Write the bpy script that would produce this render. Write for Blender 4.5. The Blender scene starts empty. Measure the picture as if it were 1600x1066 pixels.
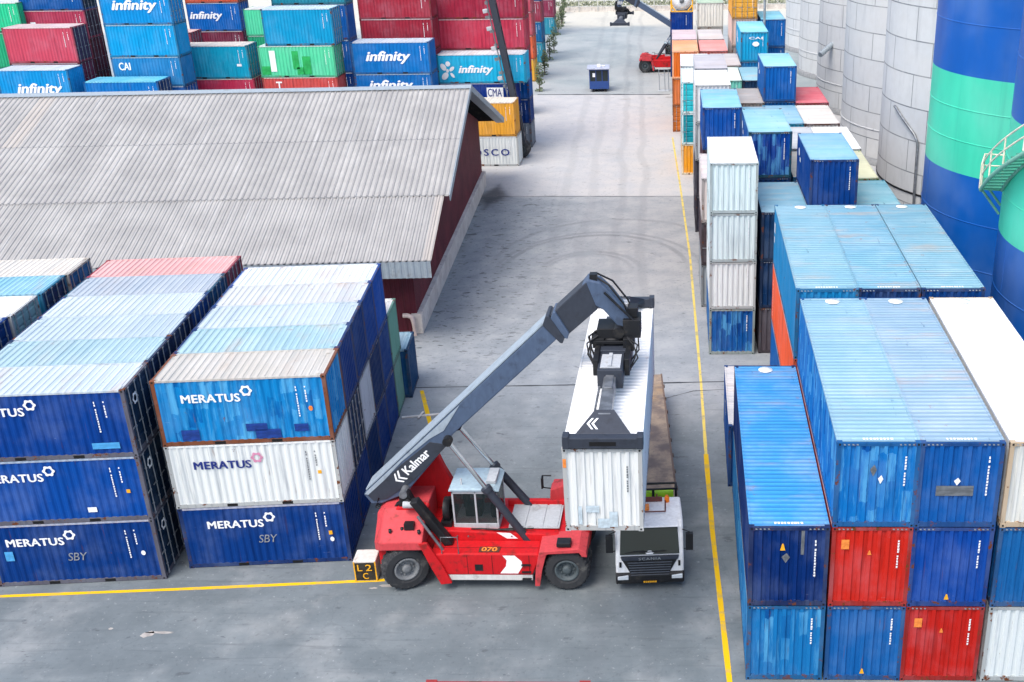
import bpy, bmesh, math, random
from mathutils import Vector, Matrix
R = math.radians
S = bpy.context.scene
COL = S.collection
rnd = random.Random(7)

# ------------------------------------------------------------------ camera
cam_data = bpy.data.cameras.new('camera')
cam = bpy.data.objects.new('camera', cam_data)
COL.objects.link(cam)
cam_data.sensor_width = 36.0
cam_data.lens = 39.526
cam_data.shift_x = -0.13818
cam_data.shift_y = 0.03697
cam_data.clip_start = 0.5
cam_data.clip_end = 3000
_p, _y, _r = R(24.32290), R(-2.00104), R(-0.92556)
_fw = Vector((math.sin(_y) * math.cos(_p), math.cos(_y) * math.cos(_p), -math.sin(_p)))
_rt = Vector((math.cos(_y), -math.sin(_y), 0))
_up = _rt.cross(_fw)
_r2 = math.cos(_r) * _rt + math.sin(_r) * _up
_u2 = -math.sin(_r) * _rt + math.cos(_r) * _up
_m = Matrix((_r2, _u2, -_fw)).transposed().to_4x4()
_m.translation = (0, 0, 23.8294)
cam.matrix_world = _m
S.camera = cam

# ------------------------------------------------------------------ sky and sun
SUN_EL, SUN_AZ = R(60), R(-148)          # azimuth from +Y towards +X
world = bpy.data.worlds.new('World')
S.world = world
world.use_nodes = True
wn = world.node_tree
bg = wn.nodes['Background']
sky = wn.nodes.new('ShaderNodeTexSky')
sky.sky_type = 'NISHITA'
sky.sun_disc = False
sky.sun_elevation = SUN_EL
sky.sun_rotation = SUN_AZ
sky.air_density = 1.0
sky.dust_density = 3.0
sky.ozone_density = 0.0
wn.links.new(sky.outputs[0], bg.inputs[0])
bg.inputs[1].default_value = 0.15
sun_d = bpy.data.lights.new('sun', 'SUN')
sun_d.energy = 1.05
sun_d.angle = R(38)
sun_d.color = (1.0, 0.975, 0.94)
sun = bpy.data.objects.new('sun', sun_d)
COL.objects.link(sun)
_sd = Vector((math.sin(SUN_AZ) * math.cos(SUN_EL), math.cos(SUN_AZ) * math.cos(SUN_EL), math.sin(SUN_EL)))
sun.rotation_euler = _sd.to_track_quat('Z', 'Y').to_euler()
sun.location = (-40, -40, 80)
S.view_settings.view_transform = 'Standard'
S.view_settings.look = 'None'
S.view_settings.exposure = 0.95
S.view_settings.gamma = 1.0

# ------------------------------------------------------------------ helpers
def lin(c):
    if isinstance(c, str):
        c = tuple(int(c[i:i + 2], 16) for i in (0, 2, 4))
    return tuple(((v / 255) / 12.92 if v / 255 <= 0.04045 else ((v / 255 + 0.055) / 1.055) ** 2.4) for v in c[:3]) + (1.0,)

class MB:
    """collects shapes, then links them as one mesh object"""
    def __init__(s):
        s.v, s.f, s.m, s.sm = [], [], [], []
    def add(s, vs, fs, mi=0, smooth=False):
        o = len(s.v)
        s.v += [tuple(v) for v in vs]
        for f in fs:
            s.f.append([i + o for i in f]); s.m.append(mi); s.sm.append(smooth)
    def box(s, x0, x1, y0, y1, z0, z1, mi=0, M=None):
        vs = [Vector((x, y, z)) for z in (z0, z1) for y in (y0, y1) for x in (x0, x1)]
        if M: vs = [M @ v for v in vs]
        s.add(vs, [(0, 2, 3, 1), (4, 5, 7, 6), (0, 1, 5, 4), (2, 6, 7, 3), (0, 4, 6, 2), (1, 3, 7, 5)], mi)
    def prism(s, pts, axis, a, b, mi=0):
        """polygon pts in the plane normal to axis, from a to b"""
        n = len(pts)
        ar = sum(pts[i][0] * pts[(i + 1) % n][1] - pts[(i + 1) % n][0] * pts[i][1] for i in range(n))
        if ar < 0: pts = pts[::-1]
        def mk(p, t):
            return (p[0], t, p[1]) if axis == 'y' else ((t, p[0], p[1]) if axis == 'x' else (p[0], p[1], t))
        vs = [mk(p, a) for p in pts] + [mk(p, b) for p in pts]
        fs = [list(range(n)), list(range(2 * n - 1, n - 1, -1))] + [(i, n + i, n + (i + 1) % n, (i + 1) % n) for i in range(n)]
        s.add(vs, fs, mi)
    def tube(s, pts, r, n=8, mi=0, cap=True, r2=None):
        pts = [Vector(p) for p in pts]
        rings = []
        for i, p in enumerate(pts):
            d = (pts[min(i + 1, len(pts) - 1)] - pts[max(i - 1, 0)]).normalized()
            a = d.cross(Vector((0, 0, 1)))
            if a.length < 1e-3: a = d.cross(Vector((0, 1, 0)))
            a.normalize(); b = d.cross(a)
            rr = r if r2 is None else r + (r2 - r) * i / max(1, len(pts) - 1)
            rings.append([p + rr * (math.cos(2 * math.pi * k / n) * a + math.sin(2 * math.pi * k / n) * b) for k in range(n)])
        vs = [v for rg in rings for v in rg]
        fs = []
        for i in range(len(pts) - 1):
            for k in range(n):
                fs.append((i * n + k, i * n + (k + 1) % n, (i + 1) * n + (k + 1) % n, (i + 1) * n + k))
        s.add(vs, fs, mi, True)
        if cap:
            s.add(rings[0], [list(range(n - 1, -1, -1))], mi); s.add(rings[-1], [list(range(n))], mi)
    def lathe(s, prof, axis, c, n=32, mi=0, smooth=True):
        """prof: (radius, offset along axis)"""
        vs = []
        for r, t in prof:
            for k in range(n):
                a = 2 * math.pi * k / n
                p = (r * math.cos(a), r * math.sin(a))
                v = (p[0], t, p[1]) if axis == 'y' else ((t, p[0], p[1]) if axis == 'x' else (p[0], p[1], t))
                vs.append((v[0] + c[0], v[1] + c[1], v[2] + c[2]))
        fs = []
        for i in range(len(prof) - 1):
            for k in range(n):
                fs.append((i * n + k, i * n + (k + 1) % n, (i + 1) * n + (k + 1) % n, (i + 1) * n + k))
        s.add(vs, fs, mi, smooth)
    def mesh(s, name, mats=()):
        me = bpy.data.meshes.new(name)
        me.from_pydata(s.v, [], s.f)
        for m in mats: me.materials.append(m)
        me.polygons.foreach_set('material_index', s.m)
        me.polygons.foreach_set('use_smooth', s.sm)
        me.update()
        bm = bmesh.new(); bm.from_mesh(me)
        bmesh.ops.recalc_face_normals(bm, faces=bm.faces)
        bm.to_mesh(me); bm.free()
        return me
    def build(s, name, mat, parent=None, loc=(0, 0, 0), rot=(0, 0, 0), bevel=0, color=None, kind=None):
        mats = mat if isinstance(mat, (list, tuple)) else [mat]
        o = link(name, s.mesh(name, mats), parent, loc, rot, color)
        if bevel:
            b = o.modifiers.new('bevel', 'BEVEL'); b.width = bevel; b.segments = 2; b.limit_method = 'ANGLE'; b.angle_limit = R(40)
        if kind: o['kind'] = kind
        return o

def link(name, data, parent=None, loc=(0, 0, 0), rot=(0, 0, 0), color=None, scale=(1, 1, 1)):
    o = bpy.data.objects.new(name, data)
    COL.objects.link(o)
    o.location = loc; o.rotation_euler = rot; o.scale = scale
    if parent: o.parent = parent
    if color: o.color = color
    return o

def thing(name, label, cat, loc=(0, 0, 0), rz=0, group=None):
    o = link(name, None, None, loc, (0, 0, rz))
    return tag(o, label, cat, group)

def tag(o, label, cat, group=None):
    o['label'] = label; o['category'] = cat
    if group: o['group'] = group
    return o

# ------------------------------------------------------------------ materials
class NT:
    def __init__(s, name):
        s.mat = bpy.data.materials.new(name); s.mat.use_nodes = True
        s.t = s.mat.node_tree
        s.b = s.t.nodes['Principled BSDF']
    def n(s, typ, **kw):
        nd = s.t.nodes.new('ShaderNode' + typ)
        for k, v in kw.items():
            if k.startswith('i_'):
                key = k[2:]
                sock = nd.inputs[int(key)] if key.isdigit() else nd.inputs[key.replace('_', ' ')]
                s.set(sock, v)
            else: setattr(nd, k, v)
        return nd
    def set(s, sock, v):
        if isinstance(v, bpy.types.NodeSocket): s.t.links.new(v, sock)
        else: sock.default_value = v
    def math(s, op, a, b=0.0, c=None, clamp=False):
        nd = s.t.nodes.new('ShaderNodeMath'); nd.operation = op; nd.use_clamp = clamp
        s.set(nd.inputs[0], a); s.set(nd.inputs[1], b)
        if c is not None: s.set(nd.inputs[2], c)
        return nd.outputs[0]
    def mix(s, f, a, b, mode='MIX'):
        nd = s.t.nodes.new('ShaderNodeMix'); nd.data_type = 'RGBA'; nd.blend_type = mode
        s.set(nd.inputs[0], f); s.set(nd.inputs[6], a); s.set(nd.inputs[7], b)
        return nd.outputs[2]
    def noise(s, vec, scale, detail=4, rough=.55):
        nd = s.n('TexNoise', i_Scale=scale, i_Detail=detail, i_Roughness=rough)
        s.set(nd.inputs['Vector'], vec)
        return nd.outputs[0]
    def ramp(s, f, lo, hi):
        nd = s.n('MapRange', i_0=f, i_1=lo, i_2=hi, i_3=0.0, i_4=1.0); nd.interpolation_type = 'SMOOTHSTEP'
        return nd.outputs[0]
    def coord(s, which='Object'):
        return s.n('TexCoord').outputs[which]
    def vscale(s, v, sc, off=None):
        nd = s.n('VectorMath', operation='MULTIPLY'); s.set(nd.inputs[0], v); nd.inputs[1].default_value = sc
        if off is None: return nd.outputs[0]
        ad = s.n('VectorMath', operation='ADD'); s.set(ad.inputs[0], nd.outputs[0]); s.set(ad.inputs[1], off)
        return ad.outputs[0]
    def xyz(s, v):
        nd = s.n('SeparateXYZ'); s.set(nd.inputs[0], v); return nd.outputs
    def done(s, col, rough=.6, metal=0.0, spec=.4, bump=None, bstr=.2, bdist=.02):
        s.set(s.b.inputs['Base Color'], col); s.set(s.b.inputs['Roughness'], rough)
        s.set(s.b.inputs['Metallic'], metal); s.set(s.b.inputs['Specular IOR Level'], spec)
        if bump is not None:
            bn = s.n('Bump', i_Strength=bstr, i_Distance=bdist, i_Height=bump)
            s.t.links.new(bn.outputs[0], s.b.inputs['Normal'])
        return s.mat

def simple(name, col, rough=.6, metal=0.0, var=.15, scale=3.0, spec=.4):
    """plain colour with uneven wear"""
    m = NT(name); c = lin(col)
    f = m.noise(m.coord(), scale, 5)
    f2 = m.ramp(f, .35, .7)
    dk = tuple(v * (1 - var) for v in c[:3]) + (1,)
    lt = tuple(min(1, v * (1 + var) + .01 * var) for v in c[:3]) + (1,)
    return m.done(m.mix(f2, dk, lt), rough, metal, spec, f, .06)

def dirty(name, col, dirt='3a2c22', amt=.5, rough=.5, metal=0.0, scale=2.2):
    """painted machine steel with grime patches and scratches"""
    m = NT(name); co = m.coord()
    f = m.noise(co, scale, 7, .65)
    g = m.noise(m.vscale(co, (1, 1, .35)), scale * 4, 4)
    c = m.mix(m.ramp(g, .35, .75), tuple(v * .86 for v in lin(col)[:3]) + (1,), lin(col))
    c = m.mix(m.math('MULTIPLY', m.ramp(f, .52, .70), amt), c, lin(dirt))
    return m.done(c, m.math('ADD', rough, m.math('MULTIPLY', f, .2)), metal, .4, f, .05)

def paint(name, patched=0, rust=1.0):
    """container wall paint: the colour is the object's own, with fading, streaks, scuffs and rust"""
    m = NT(name); oi = m.n('ObjectInfo'); base = oi.outputs['Color']; rd = oi.outputs['Random']
    co = m.coord(); off = m.n('CombineXYZ'); m.set(off.inputs[0], m.math('MULTIPLY', rd, 91.0)); m.set(off.inputs[1], m.math('MULTIPLY', rd, 37.0))
    v = m.n('VectorMath', operation='ADD'); m.set(v.inputs[0], co); m.set(v.inputs[1], off.outputs[0]); v = v.outputs[0]
    n1 = m.noise(v, .7, 5, .6)
    st = m.noise(m.vscale(v, (7, 7, .5)), 1.0, 3)
    c = m.mix(m.math('MULTIPLY', m.ramp(n1, .4, .72), .06), base, (.7, .85, 1, 1))
    dk = m.mix(1.0, base, (.52, .55, .6, 1), 'MULTIPLY')
    c = m.mix(m.math('MULTIPLY', m.ramp(st, .5, .72), .55), c, dk)
    x = m.xyz(v)
    if patched:
        hb = m.math('ADD', m.math('MULTIPLY', x[0], 1.0), m.math('MULTIPLY', x[1], 1.0))
        nz = m.noise(v, 2.3, 4, .6)
        cx = m.math('FLOOR', m.math('ADD', m.math('MULTIPLY', hb, 3.82), m.math('MULTIPLY', nz, .55)))
        wn1 = m.n('TexWhiteNoise', noise_dimensions='1D'); m.set(wn1.inputs['W'], cx)
        cz = m.math('FLOOR', m.math('ADD', m.math('MULTIPLY', x[2], 1.3), m.math('ADD', m.math('MULTIPLY', wn1.outputs[0], 3.0), m.math('MULTIPLY', nz, .7))))
        wn = m.n('TexWhiteNoise', noise_dimensions='2D'); cv = m.n('CombineXYZ'); m.set(cv.inputs[0], cx); m.set(cv.inputs[1], cz); m.set(wn.inputs['Vector'], cv.outputs[0])
        lt = m.mix(.4, base, (.2, .6, .85, 1)); n9 = m.noise(m.vscale(v, (5, 5, .9)), 1.0, 5, .65)
        c = m.mix(m.math('MULTIPLY', m.ramp(wn.outputs[0], .74, .86), m.ramp(n9, .3, .62)), c, lt)
        c = m.mix(m.math('MULTIPLY', m.ramp(n9, .52, .64), .4), c, lt)
        c = m.mix(m.math('MULTIPLY', m.math('MULTIPLY', m.ramp(wn.outputs[0], .13, .06), m.ramp(n9, .65, .4)), .8), c, m.mix(1.0, base, (.3, .38, .6, 1), 'MULTIPLY'))
    sc = m.noise(m.vscale(v, (1.0, 1.0, 6.0)), 2.2, 6, .7)
    c = m.mix(m.math('MULTIPLY', m.ramp(sc, .67, .75), .3), c, (.55, .66, .75, 1))
    r1 = m.math('ADD', m.noise(v, 2.6, 8, .7), (rust - 1) * .06)
    r2 = m.noise(m.vscale(v, (9, 9, .8)), 1.0, 4)
    rf = m.math('MAXIMUM', m.ramp(r1, .67, .72), m.math('MULTIPLY', m.ramp(r2, .66, .74), .6))
    c = m.mix(m.math('MULTIPLY', rf, m.math('ADD', .25 * rust, m.math('MULTIPLY', rd, .55))), c, lin('6a3d24'))
    return m.done(c, m.math('ADD', .42, m.math('MULTIPLY', n1, .25)), 0, .09, st, .05)

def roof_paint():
    """container roof: sky light painted into bleached ridges, shade and grime into grooves, rust at the ends"""
    m = NT('light_baked_roof_paint'); oi = m.n('ObjectInfo'); base = oi.outputs['Color']; rd = oi.outputs['Random']
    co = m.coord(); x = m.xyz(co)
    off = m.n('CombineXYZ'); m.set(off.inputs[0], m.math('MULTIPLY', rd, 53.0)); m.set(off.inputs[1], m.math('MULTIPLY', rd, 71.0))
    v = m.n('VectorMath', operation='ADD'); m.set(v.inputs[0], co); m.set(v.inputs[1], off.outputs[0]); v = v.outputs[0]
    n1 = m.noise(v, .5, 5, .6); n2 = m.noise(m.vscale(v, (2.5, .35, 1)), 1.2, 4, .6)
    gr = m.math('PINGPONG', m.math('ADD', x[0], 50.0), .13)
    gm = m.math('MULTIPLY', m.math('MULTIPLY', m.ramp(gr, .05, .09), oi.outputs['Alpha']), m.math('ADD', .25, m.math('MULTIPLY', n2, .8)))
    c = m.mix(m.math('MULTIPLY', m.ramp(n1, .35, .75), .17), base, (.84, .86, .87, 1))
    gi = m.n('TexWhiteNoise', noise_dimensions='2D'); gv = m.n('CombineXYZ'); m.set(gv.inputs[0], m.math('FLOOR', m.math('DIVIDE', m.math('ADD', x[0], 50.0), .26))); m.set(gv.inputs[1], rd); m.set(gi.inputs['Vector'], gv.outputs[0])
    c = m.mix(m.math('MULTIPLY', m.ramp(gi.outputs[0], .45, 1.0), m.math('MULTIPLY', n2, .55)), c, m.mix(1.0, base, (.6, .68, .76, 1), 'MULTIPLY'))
    c = m.mix(m.math('MULTIPLY', gm, .8), c, m.mix(1.0, base, (.42, .5, .58, 1), 'MULTIPLY'))  # rib shade painted into the grooves along with grime
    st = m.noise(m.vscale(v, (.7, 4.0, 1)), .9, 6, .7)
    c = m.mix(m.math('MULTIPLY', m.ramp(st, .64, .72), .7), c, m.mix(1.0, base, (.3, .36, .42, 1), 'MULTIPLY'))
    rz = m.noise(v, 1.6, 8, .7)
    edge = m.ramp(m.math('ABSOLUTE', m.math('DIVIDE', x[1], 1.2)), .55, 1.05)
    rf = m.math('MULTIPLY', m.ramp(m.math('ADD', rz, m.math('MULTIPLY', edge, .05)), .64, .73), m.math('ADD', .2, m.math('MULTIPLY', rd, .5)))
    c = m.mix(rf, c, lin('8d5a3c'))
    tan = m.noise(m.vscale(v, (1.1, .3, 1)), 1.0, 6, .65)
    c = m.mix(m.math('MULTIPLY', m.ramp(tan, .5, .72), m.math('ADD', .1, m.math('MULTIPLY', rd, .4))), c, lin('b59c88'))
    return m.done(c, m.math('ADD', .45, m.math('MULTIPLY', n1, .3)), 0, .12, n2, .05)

M = {}
M['paint'] = paint('worn_container_paint')
M['framepaint'] = paint('rusty_frame_paint', 0, 2.7)
M['patched'] = paint('touched_up_container_paint', 1)
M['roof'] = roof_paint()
M['dark'] = simple('black_gap', '0b0c0e', .8)
M['white'] = simple('white_lettering', 'f2f4f5', .5, var=.06)
M['navyink'] = simple('navy_lettering', '1d2f7c', .5, var=.1)
M['pinkink'] = simple('pink_lettering', 'd08aa8', .5, var=.1)
M['yellowink'] = simple('yellow_sticker', 'f2b022', .5, var=.1)
M['orangeink'] = simple('orange_sticker', 'f08a3c', .5, var=.2)
M['rod'] = simple('galvanised_bar', 'a2a8ad', .45, .5)
M['steel'] = simple('worn_steel', '878b8f', .4, .6, .25)
M['chrome'] = simple('chromed_rod', 'd5d9dc', .18, .9, .05)
M['rubber'] = dirty('tyre_rubber', '35373a', '6b6a66', .6, .85)
M['blackmetal'] = dirty('black_machine_paint', '17191d', '47433c', .5, .45)
M['red'] = dirty('red_machine_paint', 'c80d18', '5a1f1a', .75, .55)
M['redfaded'] = dirty('faded_red_machine_paint', 'cc444a', '6e342e', .85, .6)
M['boomgrey'] = dirty('blue_grey_boom_paint', '4e5f78', '333b48', .45, .42)
M['slate'] = dirty('slate_machine_paint', '353b46', '1d1f24', .5, .42)
M['palegrey'] = dirty('pale_grey_paint', 'b9bec2', '77716a', .6, .55)
M['glass'] = None
g = NT('window_glass'); g.b.inputs['Base Color'].default_value = (.016, .026, .028, 1); g.b.inputs['Roughness'].default_value = .12
g.b.inputs['Specular IOR Level'].default_value = .4
M['cabglass'] = g.mat.copy(); M['cabglass'].name = 'clear_cab_glass'
M['cabglass'].node_tree.nodes['Principled BSDF'].inputs['Alpha'].default_value = .5
M['glass'] = g.mat
M['truckwhite'] = dirty('white_truck_paint', 'f1f3f4', 'a8a298', .25, .3)
M['greenpatch'] = simple('bright_green_touch_up', '1fa653', .5, var=.2)
M['skyblue'] = simple('sky_blue_touch_up', '4a9ed6', .5)
M['navypatch'] = simple('navy_touch_up', '153a86', .5, var=.25)
M['orange'] = simple('orange_lens', 'f07a18', .3)
M['headlamp'] = simple('headlamp_glass', 'dfe6ea', .08, .3, .05)
# ------------------------------------------------------------------ ground
def ground_mat():
    m = NT('yard_concrete'); co = m.coord(); x = m.xyz(co)
    n1 = m.noise(co, .09, 6, .6); n2 = m.noise(co, .55, 6, .65); n3 = m.noise(co, 5.0, 5, .7)
    ns = m.noise(m.vscale(co, (.25, 1.1, 1)), .9, 6, .65)
    n4 = m.noise(m.vscale(co, (1, 1, 1), (31, 17, 0)), .3, 5, .6)
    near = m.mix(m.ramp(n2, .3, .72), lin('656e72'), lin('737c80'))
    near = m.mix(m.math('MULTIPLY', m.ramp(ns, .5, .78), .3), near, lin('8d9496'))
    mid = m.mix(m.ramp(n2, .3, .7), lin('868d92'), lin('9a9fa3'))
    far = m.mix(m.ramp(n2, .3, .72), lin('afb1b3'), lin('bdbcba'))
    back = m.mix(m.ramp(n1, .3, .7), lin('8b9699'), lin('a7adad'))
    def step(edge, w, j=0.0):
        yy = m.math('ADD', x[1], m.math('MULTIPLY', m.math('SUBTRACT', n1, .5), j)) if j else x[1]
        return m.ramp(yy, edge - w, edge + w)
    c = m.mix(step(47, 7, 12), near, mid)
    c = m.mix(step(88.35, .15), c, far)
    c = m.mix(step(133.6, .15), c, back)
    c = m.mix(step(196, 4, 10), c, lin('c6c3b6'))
    # bleached drag marks, dust and large wet-looking patches
    c = m.mix(m.math('MULTIPLY', m.ramp(n4, .48, .74), .32), c, lin('b9bab8'))
    c = m.mix(m.math('MULTIPLY', m.ramp(n1, .54, .74), .18), c, lin('62686d'))
    dust = m.math('MULTIPLY', m.ramp(x[0], 4.5, -.5), m.math('MULTIPLY', m.ramp(x[0], -13, -3), m.ramp(x[1], 52, 70)))
    c = m.mix(m.math('MULTIPLY', dust, m.math('MULTIPLY', n2, .4)), c, lin('b5a597'))
    # oil and mud spots beside the shed
    sp = m.noise(m.vscale(co, (.8, 1.5, 1)), .85, 5, .62)
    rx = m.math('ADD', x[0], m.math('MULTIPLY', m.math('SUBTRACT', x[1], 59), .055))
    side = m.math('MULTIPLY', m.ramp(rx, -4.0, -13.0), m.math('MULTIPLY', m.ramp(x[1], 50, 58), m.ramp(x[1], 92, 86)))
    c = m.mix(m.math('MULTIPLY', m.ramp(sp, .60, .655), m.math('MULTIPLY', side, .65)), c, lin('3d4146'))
    sp2 = m.noise(m.vscale(co, (1.1, 2.2, 1), (7, 3, 0)), 1.0, 4, .6)
    c = m.mix(m.math('MULTIPLY', m.ramp(sp2, .64, .70), .55), c, lin('4b4f54'))
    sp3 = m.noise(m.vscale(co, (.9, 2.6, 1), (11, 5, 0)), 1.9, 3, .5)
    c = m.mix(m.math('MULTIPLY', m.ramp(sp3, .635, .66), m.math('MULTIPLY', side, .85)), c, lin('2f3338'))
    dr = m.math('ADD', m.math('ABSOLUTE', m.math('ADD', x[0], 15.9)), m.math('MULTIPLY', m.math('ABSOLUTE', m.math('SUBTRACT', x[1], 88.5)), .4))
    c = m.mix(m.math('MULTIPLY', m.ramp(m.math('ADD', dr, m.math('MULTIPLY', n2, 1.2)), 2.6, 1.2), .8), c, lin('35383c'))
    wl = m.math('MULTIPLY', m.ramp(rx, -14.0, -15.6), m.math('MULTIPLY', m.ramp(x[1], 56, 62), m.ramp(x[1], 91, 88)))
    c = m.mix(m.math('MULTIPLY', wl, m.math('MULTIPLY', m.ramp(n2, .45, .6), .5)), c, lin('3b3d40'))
    # turning tyre marks
    for cx, cy, r, w, s in ((-6.2, 70.2, 6.1, .16, .4), (-6.0, 70.0, 6.8, .14, .3), (-6.5, 69.8, 3.3, .16, .3), (-5.0, 71.5, 8.2, .16, .3), (-6.6, 69.9, 2.8, .12, .3)):
        dx = m.math('SUBTRACT', x[0], cx); dy = m.math('MULTIPLY', m.math('SUBTRACT', x[1], cy), .8)
        d = m.math('SQRT', m.math('ADD', m.math('MULTIPLY', dx, dx), m.math('MULTIPLY', dy, dy)))
        d = m.math('ABSOLUTE', m.math('SUBTRACT', m.math('ADD', d, m.math('MULTIPLY', n2, .5)), r + .25))
        k = m.math('MULTIPLY', m.ramp(d, w * 1.7, w * .5), m.math('MULTIPLY', m.ramp(dy, -1.5, 3), s))
        c = m.mix(m.math('MULTIPLY', k, m.ramp(n2, .3, .6)), c, lin('4d5258'))
    for px, w, s in ((-7.0, .35, .3), (-5.2, .35, .3), (-11.5, .4, .22), (-9.4, .4, .22)):
        d = m.math('ABSOLUTE', m.math('SUBTRACT', m.math('ADD', m.math('ADD', x[0], m.math('MULTIPLY', x[1], .04)), m.math('MULTIPLY', n1, 2.0)), px + 6))
        c = m.mix(m.math('MULTIPLY', m.ramp(d, w * 1.4, w * .4), m.math('MULTIPLY', n2, s)), c, lin('565b60'))
    c = m.mix(m.math('MULTIPLY', m.ramp(n3, .56, .68), .4), c, lin('4f5457'))
    c = m.mix(m.math('MULTIPLY', m.ramp(n3, .4, .28), .4), c, lin('c2c4c4'))
    scf = m.noise(m.vscale(co, (.16, 2.4, 1), (3, 9, 0)), 1.3, 6, .7)
    c = m.mix(m.math('MULTIPLY', m.math('MULTIPLY', m.ramp(scf, .55, .68), .4), m.ramp(x[1], 60, 40)), c, lin('50575b'))
    cr = m.n('TexVoronoi', feature='DISTANCE_TO_EDGE'); m.set(cr.inputs['Vector'], m.vscale(co, (1, 1, 1), (0, 0, 0))); cr.inputs['Scale'].default_value = .16
    crk = m.math('ADD', cr.outputs['Distance'], m.math('MULTIPLY', m.math('SUBTRACT', m.noise(co, 1.2, 5, .7), .5), .09))
    c = m.mix(m.math('MULTIPLY', m.ramp(m.math('ABSOLUTE', crk), .006, .001), m.math('MULTIPLY', n1, .3)), c, lin('50565a'))
    return m.done(c, m.math('SUBTRACT', .95, m.math('MULTIPLY', n1, .3)), 0, .3, n3, .18, .02)

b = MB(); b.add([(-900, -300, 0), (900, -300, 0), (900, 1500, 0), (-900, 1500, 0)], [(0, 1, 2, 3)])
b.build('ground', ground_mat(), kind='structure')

def line_mat(name, col, wear=.5):
    m = NT(name); co = m.coord()
    n = m.noise(co, 1.4, 7, .7); n2 = m.noise(co, .25, 3)
    f = m.math('MULTIPLY', m.ramp(m.math('ADD', n, m.math('MULTIPLY', n2, .25)), .62, .74), wear)
    return m.done(m.mix(f, lin(col), lin('80807a')), .7, 0, .3)

def strip(name, pts, w, mat, z=.004, kind='structure', jag=0.0):
    b = MB(); n = len(pts); vs = []
    for i, p in enumerate(pts):
        a = Vector(pts[min(i + 1, n - 1)]) - Vector(pts[max(i - 1, 0)]); a.normalize()
        q = Vector((-a.y, a.x)) * w / 2 * (1 + jag * rnd.uniform(-1, 1))
        vs += [(p[0] + q.x, p[1] + q.y, z), (p[0] - q.x, p[1] - q.y, z)]
    b.add(vs, [(2 * i, 2 * i + 1, 2 * i + 3, 2 * i + 2) for i in range(n - 1)])
    return b.build(name, mat, kind=kind)

YEL = line_mat('yellow_road_paint', 'e6b80a', .35)
YELF = line_mat('faded_yellow_road_paint', 'd9c060', .6)
def sub(pts, k=6):
    o = []
    for a, c in zip(pts, pts[1:]):
        for i in range(k): o.append((a[0] + (c[0] - a[0]) * i / k, a[1] + (c[1] - a[1]) * i / k))
    return o + [pts[-1]]
strip('yellow_line', sub([(1.36, 20), (1.28, 29.0), (.9, 38.1), (.74, 44.5)]), .2, YEL, jag=.12)
strip('yellow_line', sub([(.74, 44.5), (.6, 52.0), (.06, 72.9)]), .14, YELF, jag=.15)
strip('yellow_line', sub([(.06, 72.9), (-.75, 92), (-1.6, 110)]), .15, YELF, jag=.1)
strip('yellow_line', sub([(-45, 32.0), (-25.2, 33.49), (-18.3, 34.02), (-11.3, 34.62)]), .17, YEL, jag=.1)
strip('yellow_line', sub([(-12.15, 47.0), (-13.55, 51.3)]), .2, YEL, jag=.1)
strip('yellow_line', sub([(-14.6, 54.3), (-15.3, 56.9)]), .2, YEL, jag=.1)
JO = simple('tarred_joint', '3c4044', .8)
strip('ground_joint', sub([(-14.2, 51.65), (-6, 51.95), (2.1, 52.35)], 12), .12, JO, .005, jag=.4)
strip('ground_joint', sub([(-15.5, 88.56), (-8, 88.4), (-.6, 88.2)], 12), .12, JO, .005, jag=.5)
strip('ground_joint', sub([(-17.8, 133.97), (-10, 133.6), (-2.2, 133.13)], 12), .45, JO, .005, jag=.3)
strip('ground_joint', sub([(-1.4, 50.2), (.2, 51.2), (2.0, 51.4)], 6), .05, JO, .006, jag=.5)
# pale splashes of paint and spilled lime on the apron
SPL = simple('dried_white_spill', 'a5a19c', .8, var=.2)
b = MB()
def blob(cx, cy, rx, ry, z=.006, n=14):
    ph = rnd.random() * 6
    vs = [(cx, cy, z)] + [(cx + rx * math.cos(2 * math.pi * k / n) * (1 + .35 * math.sin(3 * k + ph) * rnd.random()), cy + ry * math.sin(2 * math.pi * k / n) * (1 + .4 * rnd.uniform(-1, 1)), z) for k in range(n)]
    b.add(vs, [(0, 1 + k, 1 + (k + 1) % n) for k in range(n)])
for q in ((-18.75, 31.3, .22, .16), (-18.35, 31.4, .45, .06), (-20.2, 31.6, .08, .06), (-11.1, 34.25, .32, .08), (-11.6, 34.1, .16, .05), (-2.2, 131.5, .6, .5), (-7.2, 130.5, .8, .3), (-4.4, 131.2, .4, .3)):
    blob(*q)
b.build('ground_spill', SPL, kind='structure')
# ------------------------------------------------------------------ shipping containers
def zig(x0, x1, pitch, a, s, bfl):
    """corrugation profile: outer flat a, slope s, inner flat bfl -> [(x, depth 0..1)]"""
    n = max(1, round((x1 - x0) / pitch)); p = (x1 - x0) / n; k = p / pitch
    o = []
    for i in range(n):
        x = x0 + i * p
        o += [(x, 0), (x + a * k, 0), (x + (a + s) * k, 1), (x + (a + s + bfl) * k, 1)]
    o.append((x1, 0))
    return o

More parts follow.
